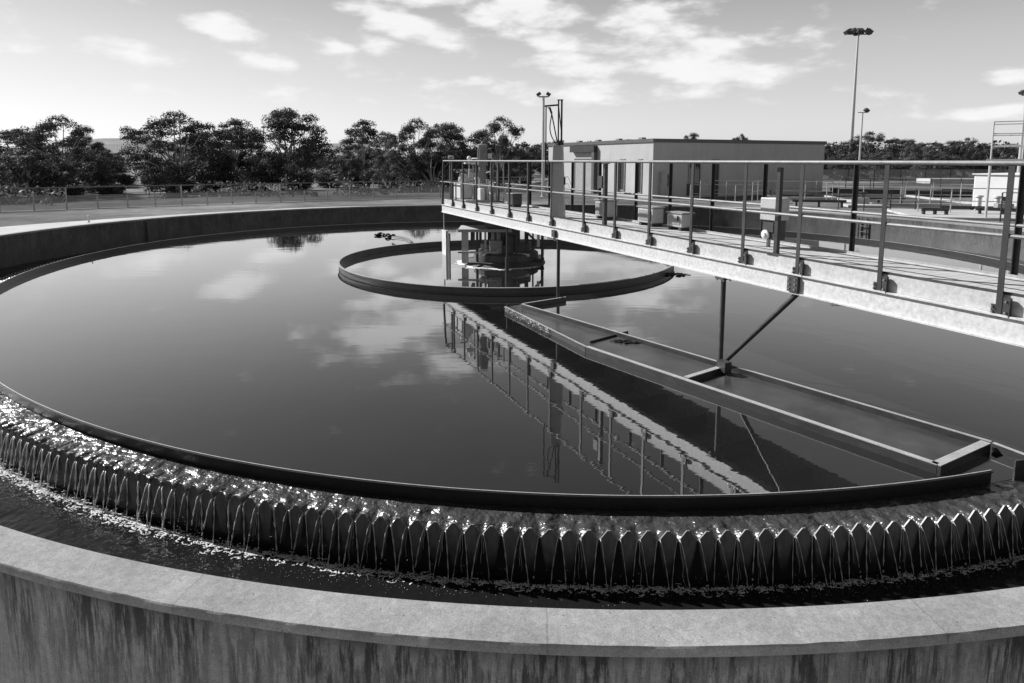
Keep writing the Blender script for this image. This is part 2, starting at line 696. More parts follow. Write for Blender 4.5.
def gpt(u, v):
    """where a pixel's sight line meets the ground"""
    d = aty(u, v, 1.0) - Vector((0, 0, CZ))
    Y = 3.0
    while Y < 400:
        p = Vector((d.x * Y, Y, CZ + d.z * Y))
        if p.z <= gz(p.x, p.y):
            break
        Y += .1
    return Vector((d.x * Y, Y, gz(d.x * Y, Y)))


# ------------------------------------------------------------------ tank outline
def four(c):
    K = (len(c) - 1) // 2

    def f(t):
        r = c[0]
        for k in range(1, K + 1):
            r += c[2 * k - 1] * cos(k * t) + c[2 * k] * sin(k * t)
        return r
    return f


r_cop = four([13.4448, 0.3312, 1.0516, 0.3827, -0.1811, -0.0667, 0.3628, 0.0919, -0.0989, -0.0484, -0.1034])
r_weir = four([11.229, 0.042, 0.032, 0.392, -0.31, 0.007, 0.324])
RC = (-.2, 15.75)
r_ring = four([3.863, 0.112, -0.098, 0.144, 0.077, -0.016, 0.073])


def r_baf(t):
    return r_weir(t) - .35


def pol(t, r, z=0, c=TC):
    return Vector((c[0] + r * cos(t), c[1] + r * sin(t), z))


ZC, ZG, ZL = .54, .20, -.32    # coping, ground, launder water (tank water is 0)
TH = [2 * pi * i / 900 for i in range(900)]

tank = empty("clarifier_tank", (TC[0], TC[1], 0), 0,
             "large round concrete clarifier tank with wide pale coping and toothed overflow weir", "tank")
OFF = Vector((TC[0], TC[1], 0))


def tpart(mb, name, mat, parent=None, **k):
    mb.v = [(p[0] - OFF.x, p[1] - OFF.y, p[2]) for p in mb.v]
    return mb.build(name, mat, parent or tank, **k)


CW = .215
# coping slab with arrised outer edge
mb = MB().sweep(r_cop, [(0, ZC), (0, ZC - .05), (CW, ZC - .05), (CW + .006, ZC - .045), (CW + .006, ZC - .008), (CW, ZC)], [2 * pi * i / 3000 for i in range(3000)])
for i_, p_ in enumerate(mb.v):
    k_ = i_ % 6
    if k_ in (4, 5, 0):
        q_ = mnoise.noise(Vector((p_[0] * 9, p_[1] * 9, k_))) * .0025 + max(0, mnoise.noise(Vector((p_[0] * 3.1, p_[1] * 3.1, 7))) - .42) * .02
        mb.v[i_] = (p_[0], p_[1], p_[2] - (q_ if k_ != 0 else 0))
cop_o = tpart(mb, "coping", M['coping'])
mb = MB().sweep(r_cop, [(.02, ZC - .052), (.02, -1.6), (CW - .012, -1.6), (CW - .012, ZC - .052)], TH)
tpart(mb, "perimeter_wall", M['outer'])
mb = MB().sweep(r_cop, [(.002, ZC - .053), (.002, -1.19), (.018, -1.19), (.018, ZC - .053)], TH)
tpart(mb, "inner_wall_face", M['inner'])
# launder wall carrying the weir, floor
mb = MB().sweep(r_weir, [(-.10, -.02), (-.10, -1.2), (-.012, -1.2), (-.012, -.02)], TH)
tpart(mb, "launder_wall", M['algae'])
# saw-tooth weir plate: one continuous plate, pointed teeth
NT = 532
pts_top = []
for i in range(NT):
    t0 = 2 * pi * (i + .5) / NT
    w = 2 * pi / NT
    j = .012 * (random.random() - .5)
    for fr_, z in ((-.5, -.022), (-.40, -.012), (-.08, .043), (.08, .043), (.40, -.012)):
        pts_top.append((t0 + fr_ * w, z + (j if z > 0 else 0)))
vs = []
for (t, z) in pts_top:
    R = r_weir(t)
    for (dr, zz) in ((0.0, z), (0.0, -.40), (-.010, -.40), (-.010, z)):
        vs.append(pol(t, R + dr, zz))
N = len(pts_top)
fs = []
for i in range(N):
    j = (i + 1) % N
    for k in range(4):
        fs.append((i * 4 + k, j * 4 + k, j * 4 + (k + 1) % 4, i * 4 + (k + 1) % 4))
mb = MB()
mb.add(vs, fs, False)
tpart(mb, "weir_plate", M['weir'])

# scum baffle: open at the scum box on the right
g0 = atan2(*(reversed(list((onz(993, 472, .1) - Vector((TC[0], TC[1], 0)))[:2]))))
g1 = g0 + radians(4.5)
TB = [g1 + (2 * pi - radians(4.5)) * i / 900 for i in range(901)]
mb = MB().sweep(r_baf, [(0, .105), (0, -.35), (.008, -.35), (.008, .09), (.022, .095), (.022, .105)], TB, closed=False)
bf = tpart(mb, "scum_baffle", M['baffle'])
mb = MB().sweep(r_baf, [(-.001, .111), (-.001, .1055), (.007, .1055), (.007, .111)], TB, closed=False)
tpart(mb, "edge_highlight", M['flange'], bf)  # pale strip added to imitate the highlight on the baffle's top edge
mb = MB()
for k in range(0, 60):
    t = radians(-124 + k * 6.0)
    if g0 < t < g1:
        continue
    a, b = pol(t, r_baf(t) + .01, -.03), pol(t, r_weir(t) - .02, -.05)
    mb.bar(a, b, .03, .008)
mb.v = [(p[0] - OFF.x, p[1] - OFF.y, p[2]) for p in mb.v]
mb.each("baffle_bracket", M['darksteel'], tank)
# a short gate plate standing at the baffle gap
ga, gb = pol(g0 + radians(1.2), r_baf(g0) + .02, .03), pol(g1 + radians(2), r_baf(g1) + .14, .03)
mb = MB().bar(ga, gb, .015, .26)
tpart(mb, "gate_plate", M['trough'])

# coping expansion-joint and buttress inside the far wall
mb = MB()
tb = atan2(onz(157, 219, ZC).y - TC[1], onz(157, 219, ZC).x - TC[0])
Rb = r_cop(tb)
mb.box(pol(tb, Rb - .06, .0), (.14, .35, .9), Matrix.Rotation(tb, 3, 'Z'))
tpart(mb, "buttress", M['inner'])
# ladder bracket on the right-hand inner wall
tl = atan2(onz(861, 215.5, ZC).y - TC[1], onz(861, 215.5, ZC).x - TC[0])
mb = MB()
for off in (-.13, .13):
    mb.tube([pol(tl + off / 13, r_cop(tl) - .05, ZC - .1), pol(tl + off / 13, r_cop(tl) - .05, -.5)], .022, 8)
for k in range(5):
    mb.tube([pol(tl - .13 / 13, r_cop(tl) - .05, .35 - k * .2), pol(tl + .13 / 13, r_cop(tl) - .05, .35 - k * .2)], .014, 6)
mb.box(pol(tl, r_cop(tl) - .25, -.36), (.45, .6, .06), Matrix.Rotation(tl, 3, 'Z'))
tpart(mb, "wall_ladder", M['darksteel'])

# ------------------------------------------------------------------ water
def disc(fr, z, c, th, name, mat):
    vs = [(c[0], c[1], z)]
    rings = 24
    for i in range(1, rings + 1):
        for t in th:
            r = fr(t) * i / rings
            vs.append((c[0] + r * cos(t), c[1] + r * sin(t), z))
    n = len(th)
    fs = [(0, 1 + k, 1 + (k + 1) % n) for k in range(n)]
    for i in range(rings - 1):
        a = 1 + i * n
        for k in range(n):
            k2 = (k + 1) % n
            fs.append((a + k, a + n + k, a + n + k2, a + k2))
    mb = MB()
    mb.add(vs, fs, True)
    return tag(mb.build(name, mat, autosmooth=False), kind="structure")


tank_water = disc(lambda t: r_baf(t) + .004, 0.0, TC, [2 * pi * i / 360 for i in range(360)], "tank_water", M['water'])
tag(tank_water, "still dark water filling the round tank, mirroring sky and bridge", "water")

# overflow strip between baffle and weir: sinks into every notch
mb = MB()
SUB = 7
NR = 9
vs = []
cols = NT * SUB
w = 2 * pi / NT
for i in range(cols):
    t = 2 * pi * i / cols
    x = (i % SUB) / SUB
    dn = min(x, 1 - x)                 # 0 at a notch, .5 behind a tooth
    k = i // SUB if x < .5 else (i // SUB + 1) % NT
    rnd = .6 + .8 * abs(sin(k * 12.9898) * 43758.5453 % 1)
    for j in range(NR):
        q = j / (NR - 1)
        r = r_baf(t) + .012 + (r_weir(t) - .011 - r_baf(t) - .012) * q
        lean = 0
        z = .004 * mnoise.noise(Vector((r * cos(t) * 5, r * sin(t) * 5, 3)))
        z += .004 * mnoise.noise(Vector((r * cos(t) * 13, r * sin(t) * 13, 1))) * (.4 + q)
        z += -.034 * q ** 3 * exp(-(dn / .17) ** 2) * rnd + .010 * q ** 2 * (1 - exp(-(dn / .3) ** 2)) + .006 * sin(q * 9 + 2.5 * abs(dn) * 6) * q * (1 - q)
        vs.append(pol(t, r, z))
fs = []
for i in range(cols):
    i2 = (i + 1) % cols
    for j in range(NR - 1):
        fs.append((i * NR + j, i * NR + j + 1, i2 * NR + j + 1, i2 * NR + j))
mb.add(vs, fs, True)
o = tag(mb.build("overflow_water", M['flow'], autosmooth=False), kind="structure")
tag(o, "bright rippled strip of water running over the toothed weir", "water")
# launder channel water
mb = MB()
vs = []
NJ = 8
for t in TH:
    a = r_weir(t) - .005
    b = r_cop(t) + .001
    for j in range(NJ):
        vs.append(pol(t, a + (b - a) * j / (NJ - 1), ZL))
fs = []
for i in range(len(TH)):
    i2 = (i + 1) % len(TH)
    for j in range(NJ - 1):
        fs.append((i * NJ + j, i * NJ + j + 1, i2 * NJ + j + 1, i2 * NJ + j))
mb.add(vs, fs, True)
o = tag(mb.build("channel_water", M['launder'], autosmooth=False), kind="structure")
tag(o, "dark water in the channel between weir and coping", "water")

# falling water: thin ropes from every notch in view, and the foam they raise
jet = MB()
foam = MB()
for i in range(NT):
    t = 2 * pi * i / NT
    td = math.degrees(t)
    td = td - 360 if td > 180 else td
    if not (-150 < td < -40):
        continue
    R = r_weir(t)
    fall = -.012 - ZL
    reach = .07 + .03 * random.random()
    ropes = {}
    for side in (-1, 1):
        if random.random() < .06:
            continue
        lat0 = side * .010
        lat1 = side * (.048 + .014 * random.random()) + random.uniform(-.010, .010)
        pts = []
        rs = []
        n = 11
        r0 = random.uniform(.0022, .0044) * (1.0 + .8 * max(0.0, min(1.0, (-td - 88) / 22)))
        for k in range(n):
            q = k / (n - 1)
            zz = -.014 - fall * q
            rr = R + .004 + reach * sqrt(q) * (.55 + .45 * q)
            la = lat0 + (lat1 - lat0) * q ** .7
            pts.append(pol(t + (la + random.uniform(-1, 1) * .0025 * q) / R, rr, zz))
            rs.append(r0 * (1.0 + .6 * sin(k * 2.1 + i * 1.7) * min(1, q * 3)) * (1 - .35 * q))
        # a rope of water that breaks near its foot
        ropes[side] = pts
        cut = n if random.random() < .5 else random.randint(8, n)
        jet.tube(pts[:cut], rs[:cut], 5)
        for k in range(cut, n):
            if random.random() < .8:
                jet.sphere(pts[k], random.uniform(.003, .006), 5, 4, (1, 1, 1.8))
    if len(ropes) == 2:
        # loose threads between the two main ropes
        for _ in range(random.randint(0, 2)):
            mix = random.uniform(.25, .75)
            m_ = random.randint(5, 10)
            pts = [ropes[-1][k].lerp(ropes[1][k], mix + .06 * sin(k * 1.3 + i)) for k in range(m_)]
            jet.tube(pts, [random.uniform(.0008, .0020) for _k in pts], 4)
    for k in range(10 if td < -105 else 4):
        q = random.random()
        pr = R + .06 + .05 * random.random()
        jet.sphere(pol(t + random.uniform(-.06, .06) / R, pr, ZL + random.random() ** 2 * .16), random.uniform(.0015, .0035), 4, 3)
    # foam: curled threads and clots at the foot of each fall
    left = max(0.0, min(1.0, (-td - 82) / 28))
    lump = random.uniform(.5, 1.35)
    for k in range(int((13 + 20 * left) * lump)):
        ca = random.gauss(0, .034)
        cb_ = random.gauss(.010, .018 + .022 * left) + reach
        ar = random.uniform(.006, .030)
        ph = random.uniform(0, 2 * pi)
        sp_ = random.uniform(.8, 2.6)
        m_ = int(6 + ar * 420 * sp_ / 2)
        for q in range(m_):
            g = ph + sp_ * q / m_
            foam.fleck(pol(t + (ca + ar * 1.2 * cos(g) + random.gauss(0, .0012)) / R, R + cb_ + ar * .8 * sin(g) + random.gauss(0, .0012), ZL + .002),
                       random.uniform(.0016, .0050) * (.85 + .5 * left))
    for k in range(int((60 + 130 * left) * (.5 + .5 * lump))):
        foam.fleck(pol(t + random.gauss(0, .036) / R, R + reach + random.gauss(-.004, .011), ZL + .003), random.uniform(.0015, .0045))
    for k in range(int(8 + 26 * left * left)):
        a = random.gauss(0, .05)
        b = reach + .04 + abs(random.gauss(0, .04 + .05 * left))
        foam.fleck(pol(t + a / R, R + b, ZL + .001), random.uniform(.001, .0026))
tag(jet.build("falling_water", M['jet'], autosmooth=False), "thin strands of water falling from the notches of the near weir", "water", kind="stuff")
tag(foam.build("splash_foam", M['foam'], autosmooth=False), "white splash foam along the foot of the near weir", "foam", kind="stuff")

# ------------------------------------------------------------------ ground with the tank let into it
mb = MB()
gth = [2 * pi * i / 240 for i in range(240)]
rings = [0, .6, 2.5, 6, 10, 14, 17, 20, 23, 26, 29, 32, 36, 40, 45, 50, 56, 64, 80, 120, 200, 500, 1500, 5000]
vs = []
for t in gth:
    R = r_cop(t) + CW - .04
    for q in rings:
        g = pol(t, R + q, 0)
        g.z = gz(g.x, g.y)
        vs.append(g)
n = len(rings)
fs = []
for i in range(len(gth)):
    i2 = (i + 1) % len(gth)
    for j in range(n - 1):
        fs.append((i * n + j, i * n + j + 1, i2 * n + j + 1, i2 * n + j))
mb.add(vs, fs)
tag(mb.build("ground", M['ground']), "pale dry ground around the tank", "ground", kind="structure")
# gravel apron beyond the tank; unseen near half added to bounce light
mb = MB()
vs = []
ath = [2 * pi * i / 360 for i in range(360)]
qs = [0, .8, 2, 3.4, 4.8]
for t in ath:
    R = r_cop(t) + CW
    for i, q in enumerate(qs):
        if i == len(qs) - 1:
            q += .9 * mnoise.noise(Vector((cos(t) * 3, sin(t) * 3, 0)))
        g = pol(t, R + q, 0)
        g.z = gz(g.x, g.y) + .03 - .005 * i
        vs.append(g)
n = len(qs)
fs = []
for i in range(360):
    i2 = (i + 1) % 360
    for j in range(n - 1):
        fs.append((i * n + j, i * n + j + 1, i2 * n + j + 1, i2 * n + j))
mb.add(vs, fs)
tag(mb.build("path", M['apron']), "pale gravel strip round the tank, near half added to bounce light", "path", kind="structure")

# ------------------------------------------------------------------ inner ring
ring = empty("feedwell_ring", (RC[0], RC[1], 0), 0, "low dark steel ring floating round the central column", "ring")


def rpart(mb, name, mat, parent=None):
    mb.v = [(p[0] - RC[0], p[1] - RC[1], p[2]) for p in mb.v]
    return mb.build(name, mat, parent or ring)


T3 = [2 * pi * i / 240 for i in range(240)]
rpart(MB().sweep(r_ring, [(0, .14), (0, -.4), (-.01, -.4), (-.01, .14)], T3, centre=RC), "skirt", M['ringm'])
rpart(MB().sweep(r_ring, [(.035, .152), (.035, .142), (-.012, .142), (-.012, .152)], T3, centre=RC), "rim", M['steel'])
rpart(MB().sweep(r_ring, [(.012, .03), (.012, .022), (.002, .022), (.002, .03)], T3, centre=RC), "lower_rib", M['darksteel'])

# ------------------------------------------------------------------ bridge
BS = .945                    # size of the bridge against its drawing units
BO = Vector((-1.94 * BS, 18.16 * BS, CZ * (1 - BS)))
BD = Vector((.41, -.912, 0)).normalized()
BRZ = atan2(BD.y, BD.x)
BN = Vector((-BD.y, BD.x, 0))


def BW(s, n, z):
    return BO + (BD * s + BN * n + Vector((0, 0, z))) * BS


bridge = empty("access_bridge", BO, BRZ, "long white walkway bridge with railings reaching from the tank centre to its rim", "bridge")
bridge.scale = (BS, BS, BS)
L0, L1 = -.12, 17.3
ZD = 1.42
mb = MB()
mb.bb(L0, L1, .02, .07, 1.06, 1.25)
mb.bb(L0, L1, -.005, .09, 1.25, 1.265)
mb.bb(L0, L1, -.005, .09, 1.045, 1.06)
mb.build("main_beam", M['bridge'], bridge)
MB().bb(L0 + .15, L1, .045, .075, 1.267, 1.425).build("edge_plate", M['kick'], bridge)
mb = MB()
mb.bb(L0, L1, .98, 1.03, 1.06, 1.25)
mb.bb(L0, L1, .96, 1.055, 1.25, 1.265)
mb.bb(L0, L1, .96, 1.055, 1.045, 1.06)
mb.build("main_beam", M['bridge'], bridge)
MB().bb(L0 + .15, L1, .975, 1.005, 1.267, 1.425).build("edge_plate", M['kick'], bridge)
MB().bb(L0 + .15, L1, .0775, .9725, 1.385, ZD - .005).build("deck", M['deck'], bridge)
mb = MB()
for k in range(18):
    mb.bb(k * .97 + .1, k * .97 + .16, .072, .978, 1.08, 1.383)
mb.each("cross_joist", M['under'], bridge)
# dark toe angle lying along the near edge of the deck
MB().bb(L0 + .15, L1, .050, .0745, 1.4265, 1.446).build("toe_angle", M['darksteel'], bridge)
MB().bb(L0 + .15, L1, .978, 1.000, 1.4265, 1.446).build("toe_angle", M['steel'], bridge)
near_s = [.76, 1.6, 2.56, 3.51, 4.52, 5.46, 6.48, 7.68, 8.65, 9.56, 10.49, 11.44, 12.26, 13.23, 14.28, 15.3, 16.3]
far_s = [.9, 1.6, 2.34, 3.52, 4.5, 5.53, 6.6, 7.8, 8.75, 9.75, 10.76, 12.13, 13.84, 14.8, 15.9, 16.9]


def post(s, n, side, zt=2.46):
    mb = MB()
    # steel angle section: two flanges
    mb.bb(s - .023, s + .023, n - .004, n + .004, 1.24, zt)
    mb.bb(s - .023, s - .015, n + .0042, n + .0042 + side * .04, 1.24, zt)
    p = mb.build("handrail_post", M['post'], bridge)
    k = MB()
    o = n + side * .004
    k.bb(s + .024, s + .085, o - .004, o + .004, 1.255, 1.41)
    k.bb(s + .085, s + .092, o - .03 if side > 0 else o, o if side > 0 else o + .03, 1.255, 1.41)
    k.bb(s - .06, s - .024, o - .003, o + .003, 1.26, 1.34)
    k.build("clamp", M['bracket'], p)
    b = MB()
    for (ds, z) in ((.055, 1.285), (.055, 1.375), (-.045, 1.28), (-.045, 1.32)):
        b.tube([(s + ds, n - side * .002, z), (s + ds, n - side * .022, z)], .0085, 6)
    b.each("bolt", M['bolt'], p)


for s in near_s:
    post(s, .018, 1)
for s in far_s:
    post(s, 1.034, -1)
MB().tube([(.05, .026, 2.475), (L1, .026, 2.475)], .022, 10).build("top_rail", M['rail'], bridge)
MB().tube([(.05, 1.026, 2.475), (L1, 1.026, 2.475)], .022, 10).build("top_rail", M['rail'], bridge)
MB().tube([(-.25, .036, 1.90), (L1, .036, 1.90)], .017, 8).build("mid_rail", M['rail'], bridge)
MB().tube([(-.25, 1.016, 1.90), (L1, 1.016, 1.90)], .017, 8).build("mid_rail", M['rail'], bridge)
# end of the bridge
mb = MB()
mb.tube([(.05, .026, 2.475), (.05, 1.026, 2.475)], .022, 8)
mb.tube([(-.06, .036, 1.9), (-.06, 1.016, 1.9)], .017, 8)
mb.build("end_rail", M['rail'], bridge)
mb = MB()
mb.bar((-.1, .03, 1.26), (.05, .03, 2.47), .05, .05)
mb.build("end_post", M['post'], bridge)
mb = MB()
mb.bar((-.1, 1.02, 1.26), (.05, 1.02, 2.47), .05, .05)
mb.build("end_post", M['post'], bridge)
mb = MB().bb(.30, .39, .10, .19, ZD - .004, 2.52)
mb.build("terminal_post", M['post'], bridge)
mb = MB().lathe((.345, .145, 2.521), [(.07, 0), (.085, .02), (.085, .08), (.05, .1)], 12)
mb.build("signal_cap", M['machine'], bridge)
# rods and plate hanging from the outer end
mb = MB().tube([(-.05, .05, 1.045), (-.05, .05, .1)], .02, 8)
mb.build("hanger_rod", M['steel'], bridge)
mb = MB().bb(-.1, .25, .0, .06, -.25, .55)
mb.build("hanging_plate", M['machlight'], bridge)
mb = MB().bb(.25, .5, .02, .05, -.2, .5)
mb.build("hanging_plate", M['darksteel'], bridge)
# hangers that carry the skimmer frame
def hanger(s, n, zb, cl=True):
    mb = MB()
    mb.tube([(s, n, 1.02), (s, n, zb)], .032, 10)
    mb.bb(s - .075, s + .075, n - .075, n + .075, 1.018, 1.0445)
    h = mb.build("hanger_post", M['darksteel'], bridge)
    b = MB()
    for a in (-.055, .055):
        for c in (-.055, .055):
            b.tube([(s + a, n + c, 1.044), (s + a, n + c, .995)], .011, 6)
    b.each("bolt", M['bolt'], h)


def s_of(u, n, z):
    """distance along the bridge at which a point n across and z up is seen at photo column u"""
    best = None
    for i in range(3600):
        q = i * .005 - .5
        P = BW(q, n, z)
        uu = 512 + FPX * P.x / (P.y * cos(PITCH) + (CZ - P.z) * sin(PITCH))
        if best is None or abs(uu - u) < best[0]:
            best = (abs(uu - u), q)
    return best[1]


hs, hn = s_of(722, .05, .5), .05
hanger(hs, hn, -.25)
hanger(6.72, .06, -.26)
h3s = s_of(507, .08, .5)
mb = MB().tube([(h3s, .08, 1.04), (h3s, .08, -.2)], .025, 8)
mb.tube([(h3s, .08, .35), (h3s, .08, -.2)], .05, 8)
mb.build("hanger_rod", M['darksteel'], bridge)
# diagonal brace from its foot up to the beam
mb = MB().tube([(hs + .03, hn, -.08), (12.25, .05, 1.04)], .03, 10)
mb.build("diagonal_brace", M['darksteel'], bridge)
mb = MB().bb(12.17, 12.31, -.02, .018, 1.07, 1.24)
g = mb.build("gusset_plate", M['bracket'], bridge)
b = MB()
for z in (1.1, 1.155, 1.21):
    for ds in (12.2, 12.28):
        b.tube([(ds, -.018, z), (ds, -.034, z)], .009, 6)
b.each("bolt", M['bolt'], g)
mb = MB().bb(6.6, 6.72, -.03, .018, 1.07, 1.2)
mb.build("gusset_plate", M['bracket'], bridge)
# rim end: carriage with wheel on the coping
mb = MB().bb(16.45, 17.3, .1, .95, .60, 1.04)
ec = mb.build("end_carriage", M['under'], bridge)
mb = MB()
mb.tube([(16.85, .25, .63), (16.85, .40, .63)], .19, 20)
mb.build("wheel", M['darksteel'], ec)

# ------------------------------------------------------------------ things on the deck
def bthing(name, s, n, z, label, cat, group=None):
    e = empty(name, BW(s, n, z), BRZ, label, cat, group)
    e.scale = (BS, BS, BS)
    return e


# drive unit over the column
dz = ZD - .004
dr = bthing("drive_unit", s_of(474, .5, 1.7), .5, dz, "pale electric drive unit with upright motor and gearbox at the bridge end", "machine")
mb = MB().bb(-.55, .55, -.40, .42, 0, .06)
mb.build("base_frame", M['steel'], dr)
mb = MB().bb(-.50, .05, -.40, -.06, .062, .48)
mb.build("gear_housing", M['machlight'], dr, bevel=.03)
mb = MB().bb(-.1, .42, .0, .40, .062, .46)
mb.build("gearbox", M['machine'], dr, bevel=.03)
mb = MB().lathe((-.22, -.22, .481), [(.13, 0), (.15, .05), (.14, .14), (.10, .22), (.03, .25)], 20)
mb.build("dome_cover", M['machlight'], dr)
mb = MB().lathe((.1, .2, .461), [(.10, 0), (.10, .48), (.15, .49), (.15, .53)], 16)
mb.build("pedestal", M['machine'], dr)
mb = MB()
mb.lathe((.1, .2, .993), [(.14, 0), (.14, .04), (.11, .06), (.11, .40), (.13, .41), (.13, .49), (.10, .51)], 18)
for k in range(14):
    a = 2 * pi * k / 14
    mb.bar((.1 + .118 * cos(a), .2 + .118 * sin(a), 1.06), (.1 + .118 * cos(a), .2 + .118 * sin(a), 1.37), .010, .025)
mo = mb.build("motor", M['machine'], dr)
mb = MB().bb(.05, .18, .33, .45, 1.12, 1.26)
mb.build("terminal_box", M['machlight'], mo, bevel=.01)
mb = MB()
mb.tube([(-.22, -.05, .5), (-.22, -.05, 1.05), (-.1, .0, 1.12), (.02, .1, 1.12)], .02, 8)
mb.sphere((-.22, -.05, 1.13), .06, 10, 8)
mb.bb(-.34, -.10, -.2, .06, .98, 1.02)
mb.build("oil_reservoir", M['machlight'], dr)
mb = MB()
mb.tube([(.6, .2, .06), (.6, .2, .55), (.78, .2, .58), (.9, .2, .40)], .02, 8)
for k in range(16):
    a = 2 * pi * k / 16
    b = 2 * pi * (k + 1) / 16
    mb.tube([(.82 + .11 * cos(a), .14, .34 + .11 * sin(a)), (.82 + .11 * cos(b), .14, .34 + .11 * sin(b))], .013, 6)
mb.build("hand_wheel", M['machlight'], dr)
mb = MB()
for k, (s_, h_) in enumerate(((.25, 1.0), (.5, .8), (-.5, .9))):
    mb.tube([(s_, .44, .05), (s_, .44, h_)], .022, 8)
mb.tube([(-.5, .44, .7), (.25, .44, .8), (.5, .44, .8)], .018, 8)
mb.build("pipework", M['machine'], dr)
mb = MB()
for (x, y, h) in ((.62, -.25, .95), (.72, .38, 1.0), (-.58, .3, .98), (.85, .05, .55), (1.05, .4, 1.02)):
    mb.tube([(x, y, .0), (x, y, h)], .018, 8)
    mb.lathe((x, y, h), [(.03, 0), (.045, .01), (.045, .04), (.02, .05)], 10)
mb.each("standpipe", M['machine'], dr)
mb = MB()
mb.lathe((-.36, .25, .06), [(.11, 0), (.11, .26), (.07, .32), (.07, .5), (.1, .51), (.1, .55)], 14)
mb.build("oil_pump", M['machlight'], dr)
MB().bb(.5, .72, -.1, .02, .06, .36).build("valve_block", M['machlight'], dr, bevel=.015)

ms = bthing("motor_starter", 3.55, .6, dz, "dark squat starter box on the deck beside the drive unit", "box")
MB().bb(-.16, .16, -.12, .12, .04, .30).build("housing", M['darksteel'], ms, bevel=.02)
MB().bb(-.18, .18, -.14, .14, .303, .32).build("lid", M['machine'], ms)
MB().bb(-.14, -.1, -.1, .1, 0, .039).bb(.1, .14, -.1, .1, 0, .039).each("foot", M['darksteel'], ms)

# tapered cabinet with the mast on it
cb = bthing("mast_cabinet", 6.47, .17, dz, "tall tapered pale cabinet on the deck carrying a twin post mast", "cabinet")
cb.rotation_euler = (0, 0, radians(-12))
mb = MB()
b0 = [(-.14, -.11), (.14, -.11), (.14, .11), (-.14, .11)]
b1 = [(-.09, -.075), (.09, -.075), (.09, .075), (-.09, .075)]
mb.add([(x, y, 0) for x, y in b0] + [(x, y, 1.36) for x, y in b1],
       [(3, 2, 1, 0), (4, 5, 6, 7), (0, 1, 5, 4), (1, 2, 6, 5), (2, 3, 7, 6), (3, 0, 4, 7)])
bd = mb.build("body", M['cabinet'], cb, bevel=.012)
mb = MB().bb(.12, .14, -.03, .03, .62, .76)
mb.build("handle", M['darksteel'], bd)
mb = MB()
mb.bb(.045, .075, -.02, .02, 1.362, 2.18)
mb.bb(-.012, .012, -.015, .015, 1.362, 2.18)
mb.bb(-.02, .085, -.025, .025, 2.182, 2.20)
mb.bar((.0, 0, 2.1), (.06, 0, 1.55), .015, .02)
ma = mb.build("mast", M['post'], cb)
mb = MB().bar((-.02, .0, 1.42), (-.13, .0, 1.95), .025, .02)
mb.tube([(-.13, 0, 1.95), (-.17, 0, 2.06)], .02, 8)
mb.bar((-.013, .0, 2.10), (-.26, .0, 2.085), .03, .03)
mb.bb(-.245, -.225, -.012, .012, 1.0, 2.07)
mb.build("mast_arm", M['post'], ma)
mb = MB()
pts = []
for k in range(15):
    q = k / 14
    pts.append((-.20 + .15 * q + .04 * sin(q * 8), -.03, 2.06 - .7 * q + .06 * sin(q * 6)))
mb.tube(pts, .010, 6)
mb.build("cable", M['darksteel'], ma)
mb = MB().lathe((.04, .04, 1.362), [(.045, 0), (.055, .02), (.055, .06), (.03, .08)], 12)
mb.build("swivel", M['post'], ma)

# black conduit pole, channel post and control box
cp = bthing("conduit_pole", s_of(605, .12, 1.9), .12, dz, "thick dark conduit pole standing on the deck inside the near railing", "pole")
MB().bb(-.03, .03, -.03, .03, 0, 1.02).build("pole", M['darksteel'], cp)
MB().bb(-.18, -.04, -.04, .04, .62, .82).build("junction_box", M['bracket'], cp)
MB().bb(-.07, .07, -.04, .04, 1.021, 1.035).build("cap", M['bracket'], cp)
MB().bb(-.07, .07, -.06, .06, 0.001, .012).build("foot_plate", M['bracket'], cp)

kb = bthing("control_box", s_of(773, .62, 1.5), .62, dz, "hooded control box with dark front standing on the bridge deck", "box")
MB().bb(-.11, .11, -.085, .085, .10, .34).build("body", M['darksteel'], kb, bevel=.008)
MB().bb(-.13, .13, -.11, .11, .342, .62).build("hood", M['cabinet'], kb, bevel=.01)
mb = MB().lathe((0, 0, 0), [(.05, 0), (.06, .008), (.06, .03), (.03, .045), (.03, .06)], 14)
mb.v = [(p[0] - .03, -.087 - p[2], .16 + p[1]) for p in mb.v]
mb.build("dial_lamp", M['machlight'], kb)
MB().bb(.0, .09, -.105, -.0865, .2, .32).build("switch_panel", M['bracket'], kb)
MB().bb(-.09, -.06, -.02, .02, .0, .099).bb(.06, .09, -.02, .02, .0, .099).each("leg", M['steel'], kb)
cs = bthing("channel_post", s_of(779, .11, 1.9), .11, dz, "wide dark channel post beside the hooded control box", "post")
MB().bb(-.012, .012, -.024, .024, 0.011, 1.0).bb(-.036, -.0125, -.024, -.018, .011, 1.0).build("channel", M['post'], cs)
MB().bb(-.08, .08, -.07, .07, 0.001, .01).build("foot_plate", M['bracket'], cs)

